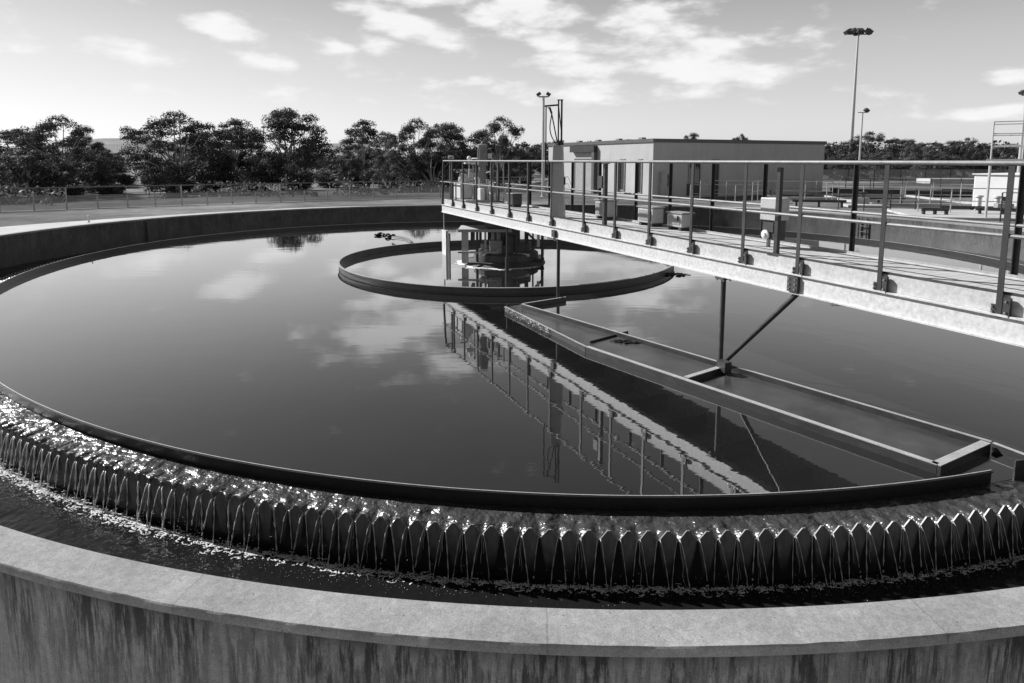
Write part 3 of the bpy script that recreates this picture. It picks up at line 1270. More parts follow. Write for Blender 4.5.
# pale housings standing by the far railing
for i, (s, n, lx, h, lab) in enumerate(((7.1, .85, .42, .34, "grey equipment housing by the far railing beside the tapered cabinet"),
                                         (8.45, .86, .42, .30, "pale equipment housing by the far railing beyond the conduit pole"),
                                         (9.2, .87, .36, .26, "low pale equipment housing by the far railing nearest the control box"))):
    e = bthing("equipment_housing", s, n, dz, lab, "box", "equipment housings on the bridge deck")
    MB().bb(-lx / 2, lx / 2, -.11, .11, .05, h).build("housing", M['cabinet'], e, bevel=.015)
    d_ = MB().bb(-lx / 2 + .04, lx / 2 - .04, -.118, -.1105, .09, h - .04).build("door", M['machine'], e)
    MB().bb(lx / 2 - .09, lx / 2 - .07, -.135, -.1185, .15, .23).build("handle", M['darksteel'], d_)
    MB().bb(-lx / 2 - .02, lx / 2 + .02, -.125, .125, h + .002, h + .02).build("lid", M['machine'], e)
    MB().bb(-lx / 2 + .03, -lx / 2 + .09, -.1, .1, 0, .049).bb(lx / 2 - .09, lx / 2 - .03, -.1, .1, 0, .049).each("foot", M['bracket'], e)

# ------------------------------------------------------------------ central column
cc = empty("centre_column", (-.2, 15.87, 0), 0, "squat concrete column with platform and pipework at the tank centre", "column")
mb = MB().lathe((0, 0, 0), [(1.02, -.3), (1.02, .02), (.96, .06), (.55, .11)], 40)
mb.build("base", M['hub'], cc)
mb = MB().lathe((0, 0, 0), [(.40, .09), (.40, .86), (.46, .88), (.46, 1.03)], 28)
mb.build("core", M['hub'], cc)
mb = MB().lathe((.05, .1, .08), [(.80, 0), (.80, .16), (.74, .20), (.62, .22), (.62, .40), (.45, .44)], 36)
mb.build("drum", M['hub'], cc)
MB().bb(-.66, -.60, -.5, -.44, .09, .80).bb(-.22, -.17, -.56, -.51, .09, .80).bb(.28, .33, -.56, -.51, .09, 1.0).bb(.55, .6, -.2, -.14, .3, .98).each("cage_bar", M['darksteel'], cc)
mb = MB().bb(-1.08, .2, -.55, -.42, .80, .87).bb(-1.08, -.42, -.418, .4, .81, .87)
mb.build("platform", M['slab'], cc)
MB().bb(-1.0, -.84, -.53, -.45, .06, .799).bb(-.46, -.41, -.52, -.46, .09, .799).bb(-.98, -.92, .3, .36, .06, .809).each("support_post", M['steel'], cc)
mb = MB().bb(-.80, -.72, -.30, .2, .55, .808).bb(-.6, -.55, -.2, .2, .5, .808)
mb.each("platform_stay", M['darksteel'], cc)
mb = MB()
mb.tube([(-1.08, -.62, .33), (-.45, -.66, .33), (-.15, -.66, .34), (-.12, -.66, .42)], .025, 8)
mb.sphere((-.52, -.66, .34), .075, 10, 8)
mb.sphere((-.42, -.66, .38), .055, 10, 8)
mb.tube([(-.52, -.66, .35), (-.52, -.66, .52)], .015, 6)
mb.build("pipe_valve", M['steel'], cc)
mb = MB()
mb.bb(.42, .98, -.35, .35, .09, .14)
mb.bb(.5, .56, -.3, -.24, .14, .95)
mb.bb(.9, .96, -.3, -.24, .14, .95)
mb.bb(.70, .74, .1, .16, .14, .95)
mb.bar((.53, -.31, .8), (.93, -.31, .4), .03, .05)
mb.build("rake_frame", M['darksteel'], cc)
mb = MB().bb(.80, .87, -.33, -.31, .42, .82)
mb.build("bright_bracket", M['machlight'], cc)
mb = MB().bar((.2, -.52, .28), (.62, -.5, .24), .04, .06)
mb.build("bright_bar", M['machlight'], cc)
mb = MB().lathe((-.18, -.42, .09), [(.17, 0), (.17, .5), (.12, .54), (.12, .70)], 16)
mb.build("bearing_housing", M['machine'], cc)
mb = MB().lathe((.16, -.42, .09), [(.14, 0), (.14, .62)], 14)
mb.build("bearing_housing", M['darksteel'], cc)
# foam lying against the column base
mb = MB()
for k in range(1500):
    a = random.uniform(radians(165), radians(318))
    w_ = .02 + .13 * max(0, mnoise.noise(Vector((a * 3.1, 2, 0))) + .25)
    p = Vector((-.2, 15.87, .004)) + Vector((cos(a), sin(a), 0)) * (1.025 + abs(random.gauss(0, w_)))
    mb.fleck(p, random.uniform(.008, .03), .3)
tag(mb.build("scum_foam", M['foam']), "white scum foam gathered against the column base", "foam", kind="stuff")

# ------------------------------------------------------------------ skimmer trough
ZT = .075


def T(u, v, z=ZT):
    return onz(u, v, z)


sk = empty("skimmer_trough", T(760, 400, 0) * 1.0, 0, "long dark floating skimmer frame with bright flanges hanging under the bridge", "trough")
SKO = Vector(sk.location)


def spart(mb, name, mat):
    mb.v = [(p[0] - SKO.x, p[1] - SKO.y, p[2] - SKO.z) for p in mb.v]
    return mb.build(name, mat, sk)


def board(name, p, q, h0=-.25, th=.012, fl=.05, side=1, flm='flange'):
    p, q = Vector(p), Vector(q)
    d = (q - p).normalized()
    sd = Vector((-d.y, d.x, 0)) * side
    a = MB().bar(Vector((p.x, p.y, (ZT - .004 + h0) / 2)), Vector((q.x, q.y, (ZT - .004 + h0) / 2)), th, ZT - .004 - h0)
    spart(a, name, M['trough'])
    c = sd * (fl / 2 - th / 2)
    b = MB().bar(p + c + Vector((0, 0, .001)), q + c + Vector((0, 0, .001)), fl, .007)
    spart(b, "top_flange", M[flm])


rear = [T(521.5, 304), T(700, 356.6), T(991, 442)]
board("side_board", rear[0], rear[2], side=1, fl=.028)
front = [T(586, 346.7), T(683.6, 379), T(937, 465)]
board("side_board", front[0], front[2], side=1, fl=.055)
fa = T(505, 306.6)
board("end_board", fa, front[0] - (front[0] - fa).normalized() * .01, fl=.022, flm='steel')
board("cross_beam", T(688, 378) , T(725, 366.5), fl=.065)
board("cross_beam", T(940, 466), T(990, 443.5), fl=.075)
board("cross_beam", T(523.5, 303.7), T(566, 297), fl=.03)
board("tail_board", T(993, 443), T(1060, 468), fl=.03)
mb = MB().bar(T(590, 346, -.03), T(628, 335.5, -.03), .012, .14)
spart(mb, "inner_plate", M['trough'])
mb = MB().box(T(724, 366, .1), (.14, .1, .12), Matrix.Rotation(BRZ, 3, 'Z'))
spart(mb, "hanger_shoe", M['darksteel'])
m_, nt_, bs_ = newmat("scummy_water")
nt_.links.new(ramp(nt_, noise(nt_, coords(nt_, (1, 1, 1)), 1.4, 5, .6), [(.35, .030), (.65, .075)]), bs_.inputs["Base Color"])
bs_.inputs["Roughness"].default_value = .22
bs_.inputs["IOR"].default_value = 1.6
tw = MB()
q_ = [T(521.5, 304, .012), T(991, 442, .012), T(937, 465, .012), T(586, 346.7, .012), T(505, 306.6, .012)]
cen = sum(q_, Vector((0, 0, 0))) / 5
tw.add([p.lerp(cen, .012) for p in q_], [(0, 1, 2, 3, 4)])
tag(tw.build("trough_water", m_), "paler scummy water held between the boards of the skimmer frame", "water", kind="structure")
# scum crust hanging on the far end board
mb = MB()
for k in range(420):
    q = random.random() ** .9
    p = fa.lerp(front[0], q * .62)
    p = p + Vector((random.gauss(0, .02), random.gauss(0, .02), -abs(random.gauss(0, .05))))
    mb.fleck(p, random.uniform(.004, .016), .6)
tag(mb.build("scum_crust", M['slab']), "pale scum crust clinging to the far board of the skimmer frame", "scum", kind="stuff")


def clump(name, c, r, n, label, cat, group=None):
    mb = MB()
    for k in range(n):
        a = random.uniform(0, 2 * pi)
        q = r * random.random() ** .5
        mb.sphere(Vector(c) + Vector((q * cos(a) * 1.9, q * sin(a) * .9, abs(random.gauss(0, r * .10)))),
                  r * random.uniform(.10, .30), 7, 5, (1.4, .9, .5))
    for k in range(5):
        a = random.uniform(-.5, .5) + (pi if k % 2 else 0)
        p = Vector(c) + Vector((cos(a) * r * .8, sin(a) * r * .4, .005))
        mb.tube([p, p + Vector((cos(a) * r * .7, sin(a) * r * .5, .01)), p + Vector((cos(a) * r * 1.5, sin(a) * r * 1.2, .0))], [r * .06, r * .05, r * .02], 5)
    return tag(mb.build(name, M['debris']), label, cat, group)


clump("weed_clump", onz(628, 342, .012), .11, 40, "dark tangled weed clump caught inside the skimmer frame", "debris", "weed clumps on the water")
clump("weed_clump", onz(676, 275, .0), .14, 34, "dark weed clump floating just right of the ring", "debris", "weed clumps on the water")
# debris with trailing hoses beyond the ring
fd = empty("floating_debris", onz(392, 237, 0), 0, "two dark floats with trailing hoses on the water left of the column", "debris")
fo = Vector(fd.location)
for (u, v, r) in ((380.5, 235.5, .13), (392, 237, .15)):
    mb = MB()
    p = onz(u, v, .0) - fo
    for k in range(16):
        mb.sphere(p + Vector((random.gauss(0, r * .7), random.gauss(0, r * .4), abs(random.gauss(.0, r * .3)))), r * random.uniform(.25, .5), 8, 6, (1.4, .9, .6))
    mb.build("float", M['debris'], fd)
for k in range(3):
    mb = MB()
    a = onz(392, 237 + k, .1) - fo
    b = onz(413 - k, 243, .12) - fo
    m_ = (a + b) / 2 + Vector((.1, .1, .14 - .05 * k))
    pts = [a * (1 - q) ** 2 + m_ * 2 * q * (1 - q) + b * q * q for q in [i / 8 for i in range(9)]]
    mb.tube(pts, .022, 6)
    mb.build("hose", M['darksteel'], fd)

# ------------------------------------------------------------------ building
bc = onz(652, 198.5, ZG)
br = onz(822, 193.5, ZG)
ex = (br - bc)
ex.z = 0
FW = ex.length
brz = atan2(ex.y, ex.x)
bld = empty("plant_building", bc, brz, "flat roofed pale precast concrete plant building beyond the tank", "building")
HB = aty(652, 138.5, bc.y).z - ZG
DB = 13.5
print("building", bc, FW, HB)
mb = MB().bb(0, FW, 0, DB, 0, HB - .22)
mb.build("walls", M['wall'], bld)
mb = MB().bb(-.06, FW + .12, -.06, DB + .06, HB - .217, HB)
rf = mb.build("roof", M['roofedge'], bld)
mb = MB()
for k in range(5):
    mb.bb(1.5 + k * 2.2, 1.9 + k * 2.2, 5, 5.4, HB + .002, HB + .12 + .05 * (k % 2))
for k in range(4):
    mb.bb(.6, .9, 2.0 + k * 2.6, 2.4 + k * 2.6, HB + .002, HB + .14)
mb.each("roof_vent", M['machine'], rf)


def opening(x0, x1, z0, z1, mat, name, front=True, depth=.03, frame=True):
    """an opening with a frame standing proud of the wall"""
    m = MB()
    if front:
        m.bb(x0, x1, -.012, -.002, z0, z1)
    else:
        m.bb(-.012, -.002, x0, x1, z0, z1)
    p = m.build(name, mat, bld)
    if frame:
        m = MB()
        t = .07
        for (a, b, c, d) in ((x0 - t, x0, z0, z1), (x1, x1 + t, z0, z1), (x0 - t, x1 + t, z1, z1 + t), (x0 - t, x1 + t, z0 - t, z0)):
            if front:
                m.bb(a, b, -.05, -.002, max(c, .001), d)
            else:
                m.bb(-.05, -.002, a, b, max(c, .001), d)
        m.build("frame", M['frame'], p)
    return p


def fx(u, Y=None):
    """distance along the front wall seen at photo column u"""
    best = None
    for i in range(1401):
        x = FW * i / 1400
        P = bc + Vector((cos(brz), sin(brz), 0)) * x
        uu = 512 + FPX * P.x / (P.y * cos(PITCH) + (CZ - 1.5) * sin(PITCH))
        if best is None or abs(uu - u) < best[0]:
            best = (abs(uu - u), x)
    return best[1]


def ly(u):
    best = None
    for i in range(1401):
        x = DB * i / 1400
        P = bc + Vector((-sin(brz), cos(brz), 0)) * x
        uu = 512 + FPX * P.x / (P.y * cos(PITCH) + (CZ - 1.5) * sin(PITCH))
        if best is None or abs(uu - u) < best[0]:
            best = (abs(uu - u), x)
    return best[1]


w1 = opening(fx(689), fx(699.5), .95, 2.1, M['glass'], "window")
MB().bb((fx(689) + fx(699.5)) / 2 - .03, (fx(689) + fx(699.5)) / 2 + .03, -.04, -.0125, .95, 2.1).build("mullion", M['frame'], w1)
opening(fx(687), fx(700), .1, .85, M['darkdoor'], "lower_panel", frame=False)
opening(fx(713.5), fx(718), .05, 2.3, M['darkdoor'], "door")
opening(fx(665.5), fx(668.5), .75, 1.4, M['glass'], "window")
mb = MB().bb(fx(659), fx(664), -.3, -.002, .02, 1.6)
mb.build("meter_box", M['door'], bld)
# left wall: canopied doorway, slot windows
y0, y1 = ly(597), ly(573)
opening(y0 + .4, y1 - .3, .02, 2.35, M['door'], "door", front=False)
mb = MB().bb(-.3, -.002, y0, y1, HB - .72, HB - .3)
mb.build("canopy", M['darkdoor'], bld)
mb = MB().bb(-.28, -.02, y0 - .02, y0 + .30, 0, HB - .73)
mb.build("canopy_pier", M['roofedge'], bld)
opening(ly(624.5), ly(620.5), .4, 2.3, M['darkdoor'], "window", front=False)
opening(ly(641.5), ly(639), .3, 2.3, M['darkdoor'], "window", front=False)
mb = MB().bb(-.14, -.002, ly(619.6), ly(617), .3, 2.3)
mb.build("shutter", M['frame'], bld)

# ------------------------------------------------------------------ poles with floodlights
def light_pole(base, top_z, r0, r1, heads, label, arm=.55, hs=.26):
    e = empty("floodlight_pole", base, 0, label, "light pole")
    H = top_z - base.z
    MB().tube([(0, 0, 0), (0, 0, H * .5), (0, 0, H)], [r0, (r0 + r1) / 2, r1], 14).build("pole", M['polem'], e)
    MB().lathe((0, 0, 0.001), [(r0 * 2.2, 0), (r0 * 2.2, .03), (r0 * 1.3, .06), (r0 * 1.1, .12)], 14).build("base_flange", M['steel'], e)
    m = MB()
    aw = max(.07, arm * .09)
    m.bar((-arm, 0, H - .05), (arm, 0, H - .05), aw, aw)
    if heads > 2:
        m.bar((0, -arm * .5, H - .05), (0, arm * .5, H - .05), aw, aw)
    m.build("crossarm", M['post'], e)
    pos = [(-arm, 0), (arm, 0)] if heads == 2 else ([(-arm, 0), (-arm * .72, -arm * .3), (0, -arm * .35), (arm * .08, arm * .4), (arm * .75, -arm * .3), (arm, 0)] if heads > 2 else [(arm * .8, 0)])
    for (x, y) in pos:
        h = MB()
        a = atan2(y, x) if (x or y) else 0
        rot = Matrix.Rotation(a, 3, 'Z') @ Matrix.Rotation(radians(35), 3, 'Y')
        h.box(Vector((x, y, H + hs * .45)), (hs * 1.1, hs * 1.2, hs * .75), rot)
        h.tube([(x, y, H - .02), (x, y, H + hs * .3)], .03, 6)
        h.build("floodlight", M['lamp'], e)
    return e


p = aty(849.5, 170, 170)
p.z = ZG
light_pole(p, aty(853, 34, p.y).z, .52, .22, 6, "tallest floodlight pole with a cluster of lamps, right of the building", 2.7, 1.25)
p = aty(858, 183, 70)
p.z = ZG
light_pole(p, aty(859.5, 112, p.y).z, .12, .07, 1, "thin distant pole with a single lamp beside the tallest floodlight pole", .5, .4)
p = onz(543, 197, ZG)
light_pole(p, aty(543.5, 96, p.y).z, .10, .07, 2, "slender twin lamp pole behind the tapered cabinet mast", .3, .24)
p = aty(1017, 190, 34)
p.z = ZG
light_pole(p, aty(1020, 94, p.y).z, .10, .06, 2, "slim pole with two lamps at the right behind the platform", .22, .2)

# ------------------------------------------------------------------ fences and handrails
def fence(name, pts, h, label, cat, step=1.2, mesh=False, mid=True, rad=.02, mat='post', top=None, group=None, every=1, railmat='rail'):
    pts = [Vector(p) for p in pts]
    e = empty(name, pts[0], 0, label, cat, group)
    o = pts[0]
    # posts at even steps
    seg = []
    for a, b in zip(pts, pts[1:]):
        n = max(1, round((b - a).length / step))
        for k in range(n):
            seg.append(a.lerp(b, k / n))
    seg.append(pts[-1])
    pm = None
    for i, q in enumerate(seg):
        hh = h if i % every == 0 else (top or h)
        lean = random.uniform(-.015, .015)
        m = MB().tube([q - o, q - o + Vector((lean, 0, hh))], rad * 1.15, 6)
        m.build("post", M[mat], e)
    MB().tube([q - o + Vector((0, 0, h)) for q in pts], rad, 6).build("top_rail", M[railmat], e)
    if mid:
        zz = top or h * .52
        MB().tube([q - o + Vector((0, 0, zz)) for q in pts], rad * .85, 6).build("mid_rail", M[railmat], e)
    if mesh:
        zt = top or h
        for a, b in zip(pts, pts[1:]):
            d = b - a
            L = d.length
            m = MB()
            m.add([(0, 0, .03), (L, 0, .03), (L, 0, zt - .02), (0, 0, zt - .02)], [(0, 1, 2, 3)])
            pn = m.build("mesh_panel", M['mesh'], e)
            pn.location = a - o
            pn.rotation_euler = (0, 0, atan2(d.y, d.x))
    return e


fp = [onz(-90, 216, ZG), onz(0, 212, ZG), onz(128, 207.2, ZG), onz(256, 203, ZG), onz(350, 200, ZG), onz(440, 197.6, ZG), onz(548, 196.5, ZG)]
fence("mesh_fence", fp, 1.03, "long pipe rail fence with chain link infill along the far side of the tank", "fence", 1.25, True, True, .03, 'steel', .62, every=4)

# handrails of the works on the right
fence("pipe_handrail", [onz(886, 213, ZG), onz(950, 214.5, ZG), onz(1010, 216, ZG), onz(1080, 218, ZG)], 1.12, "nearest pipe handrail standing right of the tank", "handrail", 1.5, False, True, .024, 'steel', railmat='steel', group="handrails of the works")
fence("pipe_handrail", [onz(826, 205, ZG), onz(900, 206, ZG), onz(990, 207, ZG), onz(1070, 209, ZG)], 1.1, "second pipe handrail running behind the nearest one, right of the tank", "handrail", 1.6, False, True, .022, 'steel', railmat='steel', group="handrails of the works")
fence("pipe_handrail", [onz(700, 200, ZG), onz(752, 200.5, ZG), onz(832, 202, ZG)], 1.12, "pipe handrail in front of the building's shaded wall", "handrail", 1.5, False, True, .022, 'steel', railmat='steel', group="handrails of the works")
fence("pipe_handrail", [onz(870, 190, ZG), onz(940, 190, ZG), onz(985, 190.5, ZG)], .95, "farthest pipe handrail in front of the right hand trees", "handrail", 2.2, False, True, .03, 'post', railmat='steel', group="handrails of the works")
fence("boundary_fence", [onz(822, 181, ZG), onz(900, 181, ZG), onz(975, 181, ZG), onz(1060, 181.5, ZG)], 1.25, "low mesh boundary fence before the woodland on the right", "fence", 3, True, False, .04, 'post')
fence("pipe_handrail", [onz(462, 192, ZG), onz(520, 191.5, ZG), onz(575, 191, ZG)], 1.05, "pipe handrail behind the drive unit, left of the building", "handrail", 1.9, False, True, .026, 'steel', railmat='steel', group="handrails of the works")


fence("pipe_handrail", [onz(905, 200, ZG), onz(960, 200.5, ZG), onz(1015, 201, ZG)], 1.05, "pipe handrail along the back of the long open basin", "handrail", 1.7, False, True, .022, 'steel', railmat='steel', group="handrails of the works")
fence("pipe_handrail", [onz(752, 203, ZG), onz(772, 197, ZG), onz(838, 197.5, ZG)], 1.1, "angled pipe handrail round the small open basin", "handrail", 1.5, False, True, .02, 'steel', railmat='steel', group="handrails of the works")
fence("pipe_handrail", [onz(1000, 222, ZG), onz(1060, 224, ZG), onz(1120, 226, ZG)], 1.1, "pipe handrail starting at the right edge close to the tank coping", "handrail", 1.4, False, True, .024, 'post', railmat='steel', group="handrails of the works")


fence("pipe_handrail", [onz(838, 210, ZG), onz(890, 211.5, ZG), onz(940, 212, ZG)], 1.0, "short pipe handrail left of the nearest one, beyond the tank coping", "handrail", 1.2, False, True, .022, 'post', railmat='steel', group="handrails of the works")
fence("pipe_handrail", [onz(845, 194, ZG), onz(930, 194.5, ZG), onz(1020, 195, ZG)], 1.1, "long pipe handrail behind both open basins", "handrail", 1.8, False, True, .024, 'post', railmat='steel', group="handrails of the works")
fence("pipe_handrail", [onz(690, 203.5, ZG), onz(735, 203.5, ZG), onz(765, 204, ZG)], 1.0, "short pipe handrail in front of the building's window", "handrail", 1.3, False, True, .02, 'steel', railmat='steel', group="handrails of the works")


def basin(name, u0, v0, u1, v1, depth, label, h=.32):
    a, b = onz(u0, v0, ZG), onz(u1, v1, ZG)
    d = b - a
    L = d.length
    e = empty(name, a, atan2(d.y, d.x), label, "basin")
    t = .2
    m = MB()
    m.bb(0, L, 0, t, 0, h)
    m.bb(0, L, depth - t, depth, 0, h)
    m.bb(0, t, t + .001, depth - t - .001, 0, h)
    m.bb(L - t, L, t + .001, depth - t - .001, 0, h)
    m.build("basin_wall", M['slab'], e)
    MB().bb(t + .002, L - t - .002, t + .002, depth - t - .002, .006, .03).build("basin_floor", M['pitdark'], e)  # dark floor colour stands in for the shade inside a deep basin
    return e


basin("open_basin", 872, 206, 992, 207, 9, "long open concrete basin with dark inside between the right handrails", .14)
basin("open_basin", 778, 199.5, 838, 200.2, 5, "small open concrete basin with dark inside beside the building's corner", .16)


def slab(u0, v0, u1, v1, depth, h, label, mat='slab', name="concrete_slab", cat="slab"):
    a, b = onz(u0, v0, ZG), onz(u1, v1, ZG)
    d = b - a
    m = MB().bb(0, d.length, 0, depth, .004, h)
    o = m.build(name, M[mat], bevel=.02)
    o.location = a
    o.rotation_euler = (0, 0, atan2(d.y, d.x))
    return tag(o, label, cat)


slab(915, 219, 1060, 222, 4.5, .10, "bright low concrete slab beyond the tank coping at right")
slab(848, 207.5, 890, 208, 1.2, .12, "pale concrete plinth at the foot of the tallest floodlight pole")


def trestle(u0, v0, u1, v1, label, h=.3):
    a, b = onz(u0, v0, ZG), onz(u1, v1, ZG)
    d = b - a
    L = d.length
    e = empty("pipe_trestle", a, atan2(d.y, d.x), label, "pipe", "pipes on low stands")
    MB().tube([(0, 0, h), (L, 0, h)], .07, 10).build("pipe", M['darksteel'], e)
    for q in (.08, .5, .92):
        MB().bb(L * q - .04, L * q + .04, -.1, .1, 0, h - .06).build("stand", M['post'], e)


trestle(921, 216.5, 948, 217, "short dark pipe on low stands on the bright slab")
trestle(975, 216, 1030, 217.5, "longer dark pipe on low stands at the right end of the slab")
trestle(792, 206.5, 846, 207.5, "dark pipe on low stands left of the plinth beneath the floodlight pole")
trestle(940, 211.5, 1004, 212.5, "thin dark pipe on low stands between the two nearest handrails", .2)
trestle(852, 204, 905, 205, "dark pipe on low stands behind the floodlight pole foot")

slab(836, 195, 905, 195.5, 1.2, .45, "low grey wall behind the small open basin", 'inner', "low_wall", "wall")
slab(905, 197, 972, 197.5, .8, .5, "long dark low wall behind the long open basin", 'pitdark', "low_wall", "wall")
slab(930, 184, 985, 184.3, 3, .5, "distant pale low wall under the right hand trees", 'slab', "low_wall", "wall")
for (u, v, lab) in ((862, 206, "squat valve box left of the long open basin"), (1003, 213, "squat valve box on the slab before the storage tank"), (770, 203, "small valve box beyond the control box")):
    e = empty("valve_box", onz(u, v, ZG), radians(-20), lab, "valve")
    MB().bb(-.3, .3, -.25, .25, .002, .42).build("housing", M['machine'], e, bevel=.02)
    MB().lathe((0, 0, .421), [(.05, 0), (.05, .25), (.2, .26), (.2, .29)], 14).build("hand_wheel", M['darksteel'], e)

# white tank with platform at right
p0 = aty(972, 200, 31)
p0.z = ZG
wt = empty("storage_tank", p0, radians(-60), "low bright white storage tank at the right edge below the platform", "tank")
hw = aty(972, 173.5, 31).z - ZG
MB().bb(0, 9, 0, 6, .002, hw - .05).build("tank_body", M['white'], wt, bevel=.06)
MB().bb(-.06, 9.06, -.06, 6.06, hw - .048, hw + .0).build("tank_lid", M['white'], wt)
mb = MB()
for k in range(2):
    mb.lathe((.55 + k * .75, -.55, .0), [(.18, 0), (.18, .05), (.11, .1), (.11, .55), (.17, .6), (.17, .68)], 14)
mb.each("pump_stub", M['machlight'], wt)
pp = aty(988, 190, 25)
pp.z = ZG
zpl = aty(988, 159, 25).z
pf = empty("raised_platform", pp, radians(-36), "raised railed platform on slim legs at the right edge", "platform")
H0 = zpl - ZG
MB().bb(-.15, 4, -.1, 2.4, H0 - .12, H0).build("platform_deck", M['slab'], pf)
for (x, y) in ((0, 0), (2.0, 0), (3.9, 0), (0, 2.3), (3.9, 2.3)):
    MB().tube([(x, y, 0), (x, y, H0 - .121)], .045, 8).build("leg", M['polem'], pf)
for (x, y) in ((0, 0), (.95, 0), (1.9, 0), (2.85, 0), (3.9, 0), (0, 2.3), (1.3, 2.3), (2.6, 2.3), (3.9, 2.3)):
    MB().tube([(x, y, H0 + .001), (x, y, H0 + 1.4)], .026, 8).build("rail_post", M['polem'], pf)
for z in (.5, .95, 1.4):
    MB().tube([(0, 2.3, H0 + z), (0, 0, H0 + z), (3.9, 0, H0 + z), (3.9, 2.3, H0 + z), (0, 2.3, H0 + z)], .022, 8).build("guard_rail", M['polem'], pf)

# small marker post and stones on the far verge
mk = onz(89, 222.5, ZC)
m = MB().tube([(0, 0, 0), (0, 0, .2)], .03, 8)
m.sphere((0, 0, .2), .034, 8, 6)
o = m.build("marker_peg", M['machlight'])
o.location = mk
tag(o, "tiny pale marker peg on the far left coping", "peg")
# ------------------------------------------------------------------ trees
def leafcard(mb, c, L, W, d, nrm=None):
    """a spray of leaves: one bent diamond, lying roughly across nrm"""
    d = d.normalized()
    r = Vector((random.gauss(0, 1), random.gauss(0, 1), random.gauss(0, 1)))
    if nrm is not None:
        r = nrm.normalized() + r * .38
    s = d.cross(r)
    if s.length < 1e-4:
        s = Vector((1, 0, 0))
    s.normalize()
    n = d.cross(s)
    a = c - d * L * .5
    b = c + d * L * .5
    m1 = c + s * W * .5 + n * L * .08
    m2 = c - s * W * .5 + n * L * .08
    mb.add([a, m1, b, m2], [(0, 1, 2, 3)])


def make_gum(seed, H, spread, ndome, nlow, leaf_n, mat, size=.13, base=.10, cap=.66):
    """eucalypt: forking pale limbs, a cap of domed leaf clumps with gaps under it, a ragged mass below"""
    rnd = random.Random(seed)
    random.seed(seed)
    e = empty("gum_tree")
    tr = MB()
    br = H * .027
    fork = H * rnd.uniform(.14, .24)
    tr.tube([(0, 0, -.1), (rnd.uniform(-.1, .1), 0, fork * .5), (rnd.uniform(-.15, .15), rnd.uniform(-.1, .1), fork)],
            [br * 1.35, br, br * .92], 8)
    crown = MB()
    clumps = []
    CR = H * .15
    for i in range(ndome):
        a = 2.4 * i + rnd.uniform(-.4, .4)
        q = sqrt((i + .3) / ndome)
        z = H * (.93 - .20 * q * q + rnd.uniform(-.03, .03))
        clumps.append((Vector((spread * cap * q * cos(a), spread * cap * q * sin(a), z)), CR * rnd.uniform(.75, 1.1), True))
    for i in range(nlow):
        z = H * (base + (.72 - base) * (i + rnd.random()) / nlow)
        belly = sin(pi * min(.95, max(.18, (z / H + .06))))
        a = rnd.uniform(0, 2 * pi)
        q = sqrt(rnd.random()) * .80
        clumps.append((Vector((spread * belly * q * cos(a), spread * belly * q * sin(a), z)), CR * rnd.uniform(.8, 1.25), False))
    wsum = sum(c[1] ** 2 for c in clumps)
    for (c, cr, dome) in clumps:
        f0 = Vector((0, 0, fork * rnd.uniform(.75, 1)))
        hor = Vector((c.x, c.y, 0))
        mid = f0.lerp(c, .5) - hor * .16 + Vector((rnd.uniform(-.06, .06), rnd.uniform(-.06, .06), .04)) * H
        tr.tube([f0, mid, c - Vector((0, 0, cr * .15)), c + Vector((0, 0, cr * .3))], [br * .42, br * .27, br * .16, br * .06], 6)
        nsub = 5
        cnt = leaf_n * cr ** 2 / wsum
        for k in range(nsub):
            o = Vector((rnd.gauss(0, .42), rnd.gauss(0, .42), rnd.gauss(0, .32 if dome else .50))) * cr
            sc = c + o
            sr = cr * rnd.uniform(.46, .68)
            for _ in range(int(cnt / nsub)):
                v = Vector((rnd.gauss(0, 1), rnd.gauss(0, 1), rnd.gauss(0, 1)))
                v.normalize()
                if v.z < -.1 and rnd.random() < .7:
                    v.z = -v.z * .5
                v = v * sr * (.60 + .45 * rnd.random())
                d = Vector((rnd.gauss(0, .6) + v.x / sr * .5, rnd.gauss(0, .6) + v.y / sr * .5, -.5 + rnd.gauss(0, .5)))
                tang = d - v.normalized() * d.dot(v.normalized()) * .8
                leafcard(crown, sc + v, size * rnd.uniform(.7, 1.5), size * rnd.uniform(.4, .75), tang, v)
    tr.build("trunk", M['bark'], e)
    crown.build("crown", mat, e, autosmooth=False)
    random.seed(seed + 1000)
    return e


def leafquad(c, L, W):
    d = Vector((random.gauss(0, .6), random.gauss(0, .6), random.gauss(.5, .6))).normalized()
    s_ = d.cross(Vector((random.gauss(0, 1), random.gauss(0, 1), random.gauss(0, 1)))).normalized()
    return [c - d * L * .5, c + s_ * W * .5, c + d * L * .5, c - s_ * W * .5], [(0, 1, 2, 3)]


def make_bush(seed, R, H, leaf_n, mat, size=.16):
    rnd = random.Random(seed)
    random.seed(seed)
    e = empty("bush")
    cr = MB()
    st = MB()
    for i in range(7):
        a = rnd.uniform(0, 2 * pi)
        q = R * rnd.uniform(.1, .65)
        c = Vector((q * cos(a), q * sin(a), H * rnd.uniform(.35, .7)))
        st.tube([(0, 0, 0), c * .5, c], [.05, .035, .01], 5)
        sr = R * rnd.uniform(.35, .55)
        for _ in range(leaf_n // 7):
            v = Vector((rnd.gauss(0, 1), rnd.gauss(0, 1), rnd.gauss(0, 1))).normalized() * sr * (.55 + .5 * rnd.random())
            v.z *= H / R * .62
            p = c + v
            p.z = max(.04, p.z)
            leafcard(cr, p, size * rnd.uniform(.7, 1.4), size * rnd.uniform(.4, .7), Vector((rnd.gauss(0, .6), rnd.gauss(0, .6), rnd.gauss(.1, .6))))
    st.build("stem", M['bark'], e)
    cr.build("foliage", mat, e, autosmooth=False)
    return e


